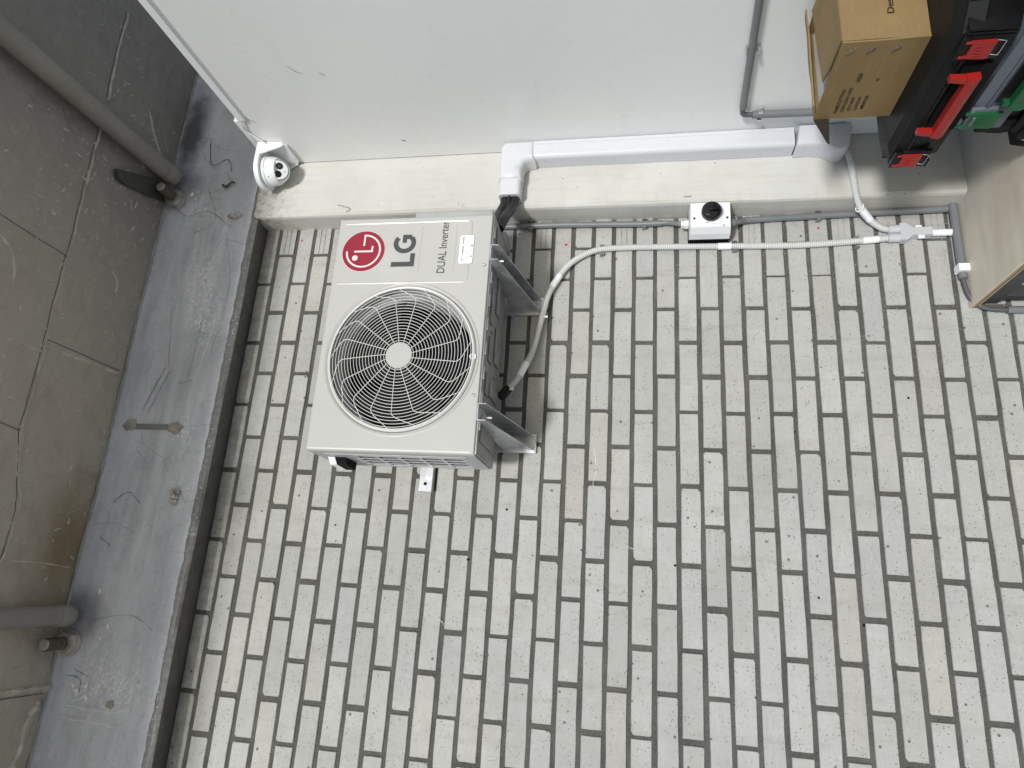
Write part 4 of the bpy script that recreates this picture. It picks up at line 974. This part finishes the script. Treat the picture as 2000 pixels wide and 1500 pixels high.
t = conduit('grey conduit bent round on the white wall beside the cardboard box', [('conduit_tube', [(xw_, -1.6, -1.752), (xw_, -.735, -1.790), (xw_, -.295, -1.812)], .0115, GREYC),
        ('cable', curve_pts([(xw_, -.305, -1.8115), (xw_, -.278, -1.813), (xw_, -.262, -1.818), (xw_, -.257, -1.834), (xw_, -.256, -1.86)], 6), .0085, DGREYC),
        ('conduit_tube', [(xw_, -.256, -1.848), (xw_, -.250, -2.06), (xw_, -.243, -2.40)], .0125, GREYC)], (XW - .02, -.5, -1.8))
def clip(name, label, at, nrm, along, mt, r=.0125):
    # small U clip: two jaws and a foot, local axes: nrm (out of wall), along (conduit direction)
    t = thing(name, label, 'clip', at, 'small pipe clips'); nn, al = Vector(nrm), Vector(along); sd2 = nn.cross(al); a = Vector(at)
    for s_ in (-1, 1):
        m = MB(); c0 = a + sd2 * s_ * (r + .002)
        q = [c0 - al * .007, c0 + al * .007, c0 + al * .007 + sd2 * s_ * .004, c0 - al * .007 + sd2 * s_ * .004]
        m.prism(q, nn * (.026 if r < .02 else .03))
        fix_normals(m.put('clip_jaw', mt, t))
    m = MB(); c0 = a + sd2 * (-1) * (r + .006); q = [c0 - al * .006, c0 + al * .006, c0 + al * .006 - sd2 * .007, c0 - al * .006 - sd2 * .007]
    m.prism(q, nn * .012); fix_normals(m.put('clip_foot', mt, t)); return t
Z3 = (0, 0, 1)
clip('conduit_clip', 'grey clip on the column-edge conduit just below the air conditioner pipes', (1.2165, -.002, -1.075), (0, -1, 0), Z3, CLIPG)
clip('conduit_clip', 'grey clip on the column-edge conduit shortly before the isolator switch', (1.210, -.002, -1.497), (0, -1, 0), Z3, CLIPG)
clip('conduit_clip', 'grey clip on the column-edge conduit between switch and short corrugated conduit', (1.220, -.002, -2.098), (0, -1, 0), Z3, CLIPG)
clip('conduit_clip', 'dark clip where the white corrugated conduit turns down the bricks', (1.105, -.002, -1.345), (0, -1, 0), Z3, CLIPG)
clip('conduit_clip', 'dark clip holding the white corrugated conduit beside the isolator switch', (1.1085, -.002, -1.812), (0, -1, 0), Z3, CLIPG)
clip('conduit_clip', 'dark clip holding the white corrugated conduit close to the joint', (1.1105, -.002, -2.215), (0, -1, 0), Z3, CLIPG)
clip('conduit_clip', 'chrome clip on the upper grey conduit of the white wall', (XW - .0015, -.545, -1.7995), (-1, 0, 0), (0, -1, 0), CHROME)
clip('conduit_clip', 'chrome clip next to the grey conduit bend on the white wall', (XW - .0015, -.2555, -1.872), (-1, 0, 0), Z3, CHROME)

# ================================================================== SECURITY CAMERA
sc_ = thing('security_camera', 'white dome security camera hanging from a bracket on the white wall', 'security camera', (XW, -.18, -.06))
CX, CY, PZ = 1.402, -.172, -.022
def dshape(r, xo=0, n=20):
    q = [(XW - .002, CY + r)] + [(CX + r * math.cos(t), CY + r * math.sin(t)) for t in [PI / 2 + PI * k / n for k in range(n + 1)]] + [(XW - .002, CY - r)]
    return q
pl = P('bracket_plate', CAMW, sc_, lambda m: (m.prism([(x, y, PZ) for x, y in dshape(.0745)], (0, 0, -.018))), True); fix_normals(pl)
for s_ in (-1, 1):
    o = P('bracket_rib', CAMW, pl, lambda m: m.prism([(XW - .0125, CY + s_ * .0745, PZ - .0185), (XW - .056, CY + s_ * .0745, PZ - .0185), (XW - .022, CY + s_ * .064, PZ - .092), (XW - .0125, CY + s_ * .064, PZ - .105)], (0, -s_ * .005, 0))); fix_normals(o)
P('wall_plate', CAMW, sc_, lambda m: (m.prism([(XW - .012, CY - .0745, PZ - .0185), (XW - .012, CY + .0745, PZ - .0185), (XW - .012, CY + .066, PZ - .10), (XW - .012, CY + .05, PZ - .112), (XW - .012, CY - .05, PZ - .112), (XW - .012, CY - .066, PZ - .10)], (.0105, 0, 0))))
base = P('camera_base', CAMW, sc_, lambda m: m.lathe((CX, CY, PZ - .0185), (0, 0, -1), [(.058, 0), (.060, .004), (.060, .011), (.0585, .013), (.057, .014)], 56), True)
dome = P('dome_shell', CAMW, sc_, lambda m: m.lathe((CX, CY, PZ - .033), (0, 0, -1), [(.0565, 0), (.0560, .010), (.0545, .022), (.0515, .034), (.0490, .038), (.046, .039)], 56), True)
P('pin_hole', LENS, dome, lambda m: m.lathe((CX - .046, CY - .032, PZ - .047), (-.8, -.56, -.1), [(.002, 0), (.002, .0008), (0, .001)], 8))
look = (Vector((-.098, -2.2379, -1.465)) - Vector((CX, CY, PZ - .075))).normalized(); look = (look + Vector((.18, .05, -.05))).normalized()
ctr = Vector((CX, CY, PZ - .060))
eye = P('camera_ball', CAMW, sc_, lambda m: m.lathe(ctr, look, [(.0465 * math.sin(t), .0465 * math.cos(t)) for t in [PI * (1 - k / 24) for k in range(18)]] + [(.0375, .0275)], 48), True)
P('ball_gap', LENS, eye, lambda m: m.lathe(ctr, look, [(.0385, .0272), (.0378, .0285), (.0366, .0275)], 40))
face = P('lens_face', CAMW, sc_, lambda m: m.lathe(ctr, look, [(.0360, .0260), (.0360, .0325), (.0345, .0342), (0, .0350)], 48), True)
ex = look.cross(Vector((0, 0, 1))).normalized(); ez = ex.cross(look)
for (u, v, r) in ((.0150, .0040, .0128), (-.0150, -.0035, .0128)):
    c0 = ctr + look * .0349 + ex * u * 1.0 + ez * v
    ln = P('lens', LENS, face, lambda m: m.lathe(c0, look, [(r, -.001), (r, .0012), (r * .85, .0016), (r * .8, .0006), (0, .0008)], 32), True)
c0 = ctr + look * .0357 + ex * -.0150 + ez * -.0035
P('lens', LENSG, face, lambda m: m.lathe(c0, look, [(.0072, 0), (.0065, .0006), (.0022, .0008), (.002, .0001), (0, .0001)], 24), True)
c0 = ctr + look * .0346 + ex * .006 + ez * -.0220
P('pin_hole', LENS, face, lambda m: m.lathe(c0, look, [(.0018, 0), (.0017, .0009), (0, .001)], 10))

# ================================================================== TABLE AND WHAT STANDS ON IT
TZ = -2.542; TX0 = .868
tb = thing('plywood_table', 'low table with worn plywood top pushed against the brick wall', 'table', (1.17, -.7, ZF))
P('plywood_top', PLY, tb, lambda m: m.box((TX0, -1.7, TZ - .006), (XW - .003, -.006, TZ), .0012))
for k in range(3): P('plywood_ply', PLYE if k % 2 == 0 else simple('plywood_dark_ply', (.17, .115, .065), .7), tb, lambda m: m.box((TX0 + .0005 * (k % 2), -1.699, TZ - .0065 - .0052 * (k + 1)), (XW - .004, -.0065, TZ - .0068 - .0052 * k)))
zt2 = TZ - .0228
P('table_rail', TBODY, tb, lambda m: m.box((TX0 + .012, -1.68, zt2 - .06), (TX0 + .05, -.012, zt2), .003))
for yy in (-.05, -1.65): P('table_leg', TBODY, tb, lambda m: m.box((TX0 + .014, yy - .02, ZF), (TX0 + .052, yy + .018, zt2 - .0605), .003))
for yy in (-.05, -1.65): P('table_leg', TBODY, tb, lambda m: m.box((XW - .06, yy - .02, ZF), (XW - .02, yy + .018, zt2 - .0605), .003))
P('table_shelf', TBODY, tb, lambda m: m.box((TX0 + .06, -1.64, -2.80), (XW - .02, -.02, -2.785), .002))

def toolbox(label, x0, x1, y0, y1, z0, z1, body, lidc, latchc, handlec, wire=True, lat=(-.036, .010, .024), hnd=(.020, -.042, .028), stripe=False, zf=.66):
    t = thing('toolbox', label, 'toolbox', ((x0 + x1) / 2, (y0 + y1) / 2, z0), None)
    H = z1 - z0; zm = z0 + H * zf
    def oct_(x0, x1, y0, y1, c): return [(x0 + c, y0), (x1 - c, y0), (x1, y0 + c), (x1, y1 - c), (x1 - c, y1), (x0 + c, y1), (x0, y1 - c), (x0, y0 + c)]
    def shell(m, a, b, z_lo, z_hi):
        q0 = oct_(*a); q1 = oct_(*b); n = 8
        m.add([(x, y, z_lo) for x, y in q0] + [(x, y, z_hi) for x, y in q1], [tuple(range(n - 1, -1, -1)), tuple(range(n, 2 * n))] + [(i, (i + 1) % n, (i + 1) % n + n, i + n) for i in range(n)])
    P('case_bottom', body, t, lambda m: (shell(m, (x0 + .012, x1 - .012, y0 + .014, y1 - .014, .045), (x0, x1, y0, y1, .04), z0 + .006, zm - .003), shell(m, (x0 + .03, x1 - .03, y0 + .03, y1 - .03, .04), (x0 + .025, x1 - .025, y0 + .025, y1 - .025, .04), z0, z0 + .0062)))
    P('case_lid', lidc, t, lambda m: (shell(m, (x0 - .003, x1, y0 - .003, y1 + .003, .042), (x0 + .006, x1 - .006, y0 + .006, y1 - .006, .042), zm, z1 - .012), shell(m, (x0 + .010, x1 - .010, y0 + .010, y1 - .010, .045), (x0 + .03, x1 - .03, y0 + .03, y1 - .03, .05), z1 - .0118, z1)))
    for yy in (y0, y1):
        s_ = 1 if yy == y0 else -1
        for k in range(3):
            P('corner_rib', body, t, lambda m: m.box((x0 - .007, yy + s_ * (.048 - .010 * k) - .003, zm - H * .5), (x0 + .02 + .012 * k, yy + s_ * (.048 - .010 * k) + .003, z1 - .016), .0015), True)
    for k in range(8):
        xx = x0 + .05 + (x1 - x0 - .1) * k / 7
        for yy in (y0, y1): P('end_rib', body, t, lambda m: m.box((xx - .003, yy - .008, zm - .012), (xx + .003, yy + .008, zm + .03), .001))
    P('lid_rim', body, t, lambda m: (m.box((x0 - .006, y0 + .05, zm + .001), (x0 + .002, y1 - .05, zm + .009), .002), m.box((x0 + .05, y0 - .009, zm + .001), (x1 - .05, y0 + .001, zm + .009), .002), m.box((x0 + .05, y1 - .001, zm + .001), (x1 - .05, y1 + .009, zm + .009), .002)), True)
    hy = (y0 + y1) / 2 - .02 + (.045 if stripe else 0)
    for yy in (y0 + .078, y1 - .060):
        za_, zb_ = zm + lat[0], zm + lat[1]; hwy = lat[2]
        lt = P('latch', latchc, t, lambda m: m.prism([(x0 - .004, yy - hwy, za_), (x0 - .013, yy - hwy, za_), (x0 - .016, yy - hwy, za_ + .008), (x0 - .012, yy - hwy, zb_), (x0 - .004, yy - hwy, zb_)], (0, 2 * hwy, 0))); fix_normals(lt)
        for sg in (-1, 1): P('latch_claw', latchc, lt, lambda m: m.box((x0 - .013, yy + sg * hwy, zb_ - .002), (x0 - .004, yy + sg * (hwy - .007), zb_ + .014), .002), True)
        P('latch_seat', body if not stripe else GRYP, t, lambda m: m.box((x0 - .0105, yy - hwy - .006, zb_ + .004), (x0 - .001, yy + hwy + .006, z1 - .014), .002), True)
        P('latch_mount', BLK if not stripe else body, t, lambda m: m.box((x0 - .0075, yy - hwy - .010, za_ - .022), (x0 + .002, yy + hwy + .010, zb_ + .0035), .002), True)
        for k in range(4): P('latch_rib', latchc, lt, lambda m: m.box((x0 - .0158, yy - hwy + .010 + .0085 * k, za_ + .004), (x0 - .0120, yy - hwy + .0125 + .0085 * k, zb_ - .012), .0005))
        if stripe: P('latch_stripe', GRYP, lt, lambda m: m.box((x0 - .0162, yy - hwy + .012, zb_ - .014), (x0 - .0118, yy + hwy - .012, zb_ - .006), .001))
        if wire: P('latch_wire', CHROME, lt, lambda m: m.tube([(x0 - .006, yy - hwy + .004, za_), (x0 - .010, yy - hwy + .004, za_ - .018), (x0 - .010, yy + hwy - .004, za_ - .018), (x0 - .006, yy + hwy - .004, za_)], .0013, 6))
    hw = .098; ht, hb_ = zm + hnd[0], zm + hnd[1]; gt = hnd[2]
    for s_ in (-1, 1):
        o = P('handle_arm', handlec, t, lambda m: m.prism([(x0 - .012, hy + s_ * hw, ht), (x0 - .025, hy + s_ * hw, ht), (x0 - .034, hy + s_ * hw, hb_ + gt * .5), (x0 - .014, hy + s_ * hw, hb_ + gt * .5)], (0, -s_ * .013, 0))); fix_normals(o)
    P('handle_grip', handlec, t, lambda m: m.prism([(x0 - .012, hy - hw - .002, hb_), (x0 - .030, hy - hw - .002, hb_), (x0 - .038, hy - hw - .002, hb_ + gt * .45), (x0 - .034, hy - hw - .002, hb_ + gt), (x0 - .014, hy - hw - .002, hb_ + gt)], (0, 2 * hw + .004, 0)))
    P('handle_recess', DARKIN if body is BLK else BLK2, t, lambda m: m.box((x0 - .0022, hy - hw - .012, z0 + .012), (x0 + .003, hy + hw + .012, zm - .006)))
    return t
toolbox('black toolbox with red latches and red handle under the cardboard box', 1.075, 1.460, -1.015, -.487, -2.262, -2.130, BLK, BLK2, REDP, REDP)
toolbox('grey toolbox with green latches and green handle under the black toolbox', 1.090, 1.470, -1.115, -.62, -2.378, -2.2635, GRYP, GRYP, GRN, GRN, False, lat=(-.034, .034, .027), hnd=(-.010, -.066, .044), stripe=True, zf=.62)
# black tool bag on its hard base
bg_ = thing('tool_bag', 'black nylon tool bag with hard base standing on the plywood table', 'tool bag', (1.28, -.75, TZ))
o = P('bag_base', BLK, bg_, lambda m: m.add([(x, y, z) for z, i in ((TZ + .001, .014), (TZ + .02, 0), (TZ + .052, .004)) for x, y in ((1.135 + i, -.48 - i), (1.165 + i, -.445 - i), (1.46, -.445 - i), (1.46, -1.12), (1.165 + i, -1.12), (1.135 + i, -1.08))],
    [(0, 1, 2, 3, 4, 5), (17, 16, 15, 14, 13, 12)] + [(k * 6 + i, k * 6 + (i + 1) % 6, k * 6 + 6 + (i + 1) % 6, k * 6 + 6 + i) for k in (0, 1) for i in range(6)])); fix_normals(o)
bm = bmesh.new(); bmesh.ops.create_cube(bm, size=1); bmesh.ops.bevel(bm, geom=list(bm.edges), offset=.12, segments=3, affect='EDGES'); bmesh.ops.subdivide_edges(bm, edges=list(bm.edges), cuts=3, use_grid_fill=True)
for v in bm.verts:
    p = Vector((1.305 + v.co.x * .31, -.79 + v.co.y * .62, TZ + .109 + v.co.z * .112)); p += Vector((noise.noise(p * 18), noise.noise(p * 18 + Vector((5, 0, 0))), noise.noise(p * 18 + Vector((9, 0, 0))))) * .012; p.z = min(p.z, -2.3765); v.co = p
bm.verts.index_update(); m = MB(); m.add([v.co.copy() for v in bm.verts], [tuple(v.index for v in f.verts) for f in bm.faces]); bm.free(); m.put('bag_body', BAG, bg_, True)
P('bag_strap', BLK2, bg_, lambda m: (m.box((1.136, -.60, TZ + .05), (1.146, -.565, TZ + .150), .003), m.box((1.128, -.72, TZ + .085), (1.142, -.56, TZ + .110), .003)), True)
P('bag_buckle', BLK2, bg_, lambda m: (m.box((1.120, -.575, TZ + .060), (1.135, -.535, TZ + .085), .004)), True)
m = MB(); m.tube([(1.124, -.545 + .013 * math.cos(a), TZ + .062 + .013 * math.sin(a)) for a in [2 * PI * k / 20 for k in range(20)]], .0025, 7, closed=True); m.put('metal_ring', CHROME, bg_, True)
# cardboard box
BX0, BX1, BY0, BY1, BZ0, BZ1 = 1.168, 1.455, -.872, -.604, -2.129, -1.938
cb = thing('cardboard_box', 'open brown cardboard box printed with black text on top of the toolboxes', 'box', ((BX0 + BX1) / 2, (BY0 + BY1) / 2, BZ0))
tk = .0045
def sheet(name, c, parent=cb, nx=10, nz=10, out=(0, 0, 0), wob=.002, mt=CARD):
    # c: 4 corners (bl, br, tr, tl); bent slightly, thickness along the normal
    a, b, c_, d = [Vector(p) for p in c]; nrm = (b - a).cross(d - a).normalized(); vs = []
    for j in range(nz + 1):
        for i in range(nx + 1):
            u, v = i / nx, j / nz; p = (a * (1 - u) + b * u) * (1 - v) + (d * (1 - u) + c_ * u) * v
            p = p + nrm * (noise.noise(p * 9) * wob * 2 + Vector(out).dot(nrm) * math.sin(PI * u) * math.sin(PI * v)); vs.append(p)
    k = len(vs); vs += [p - nrm * tk for p in vs]; f = []
    I = lambda j, i: j * (nx + 1) + i
    for j in range(nz):
        for i in range(nx): f += [(I(j, i), I(j, i + 1), I(j + 1, i + 1), I(j + 1, i)), (k + I(j, i), k + I(j + 1, i), k + I(j + 1, i + 1), k + I(j, i + 1))]
    rim = [I(0, i) for i in range(nx)] + [I(j, nx) for j in range(nz)] + [I(nz, i) for i in range(nx, 0, -1)] + [I(j, 0) for j in range(nz, 0, -1)]
    for i in range(len(rim)): p, q = rim[i], rim[(i + 1) % len(rim)]; f.append((p, p + k, q + k, q))
    o = mesh_obj(name, vs, f, mt, parent, True)
    bm = bmesh.new(); bm.from_mesh(o.data)
    for e in bm.edges:
        if len(e.link_faces) == 2 and e.calc_face_angle(0) > .7: e.smooth = False
    bm.to_mesh(o.data); bm.free(); return o
left = sheet('left_side', [(BX0, BY1, BZ0), (BX0, BY0, BZ0 + .0), (BX0, BY0, BZ1), (BX0, BY1, BZ1)], wob=.001)
front = sheet('front_side', [(BX0 + .005, BY0, BZ0), (BX1, BY0, BZ0), (BX1, BY0, BZ1), (BX0 + .005, BY0, BZ1)], wob=.001)
sheet('back_side', [(BX1, BY1, BZ0), (BX0 + .005, BY1, BZ0), (BX0 + .005, BY1, BZ1), (BX1, BY1, BZ1)])
sheet('right_side', [(BX1 + .001, BY0 + .005, BZ0), (BX1 + .001, BY1 - .005, BZ0), (BX1 + .001, BY1 - .005, BZ1), (BX1 + .001, BY0 + .005, BZ1)])
P('box_bottom', CARD, cb, lambda m: m.box((BX0 + .005, BY0 + .005, BZ0), (BX1 - .001, BY1 - .005, BZ0 + .004)))
# flaps: front one lies nearly closed, back one stands half open, side ones folded
sheet('flap', [(BX0 + .010, BY0 + .002, BZ1 + .001), (BX1 + .003, BY0 + .002, BZ1 + .001), (BX1 - .03, BY0 + .155, BZ1 + .014), (BX0 + .022, BY0 + .150, BZ1 + .006)], wob=.003)
sheet('flap', [(BX1 + .002, BY1 + .001, BZ1 + .001), (BX0 + .003, BY1 + .001, BZ1 + .001), (BX0 + .012, BY1 - .040, BZ1 + .010), (BX1 - .01, BY1 - .10, BZ1 + .026)], wob=.003)
o = P('flap', simple('flap_dark_inside', (.016, .014, .007), .8), cb, lambda m: m.prism([(BX0 + .002, BY1 + .0005, BZ1 - .001), (BX0 + .002, BY1 + .0005, BZ1 - .040), (BX0 - .078, BY1 + .0005, BZ1 - .036), (BX0 - .074, BY1 + .0005, BZ1 - .031)], (0, .0045, 0))); fix_normals(o)
P('box_content', PAPER, cb, lambda m: (m.box((BX0 + .010, BY0 + .02, BZ1 - .05), (BX1 - .02, BY1 - .012, BZ1 - .012), .004)))
m = MB()
for k in range(26): yy = BY1 - .02 - .008 * k; m.box((BX0 + .0095, yy - .002, BZ1 - .0118), (BX0 + .04 + random.random() * .06, yy, BZ1 - .0113))
m.put('content_print', INKS, cb)['kind'] = 'stuff'
XT = BX0 - .0022; kw = dict(mat=simple('carton_print', (.018, .014, .009), .7, var=.1, bst=.02), parent=left)
for k, (s_, wd) in enumerate([('NAME:CUTTING', .088), ('SIZE:125X1.0X2', .090), ('QTY:400P', .052), ('G.W/N.W:', .050), ('MEAS:26.', .052)]):
    text('carton_text', s_, .0085, (XT, -.628 - .003 * k, -1.9895 - .0155 * k), (0, -1, 0), (0, 0, 1), width=wd, bold=.014, **kw)
text('carton_text', 'INOX', .010, (XT, -.741, -2.014), (0, -1, 0), (0, 0, 1), width=.030, bold=.014, **kw)
text('carton_text', 'N', .008, (XT, -.741, -2.058), (0, -1, 0), (0, 0, 1), width=.008, bold=.014, **kw)
text('carton_text', 'Des', .016, (1.243, BY0 - .0026, -2.056), (1, 0, 0), (0, 0, 1), kw['mat'], front, .042, .008)
for z in (-1.965, -2.01, -2.065):
    for d in (0, .007): P('staple', CHROME, left, lambda m: m.tube([(XT + .002, BY0 + .016 + d, z - .006 + d), (XT - .0012, BY0 + .017 + d, z - .005 + d), (XT - .0012, BY0 + .026 + d, z + .003 + d), (XT + .002, BY0 + .027 + d, z + .004 + d)], .0009, 5))
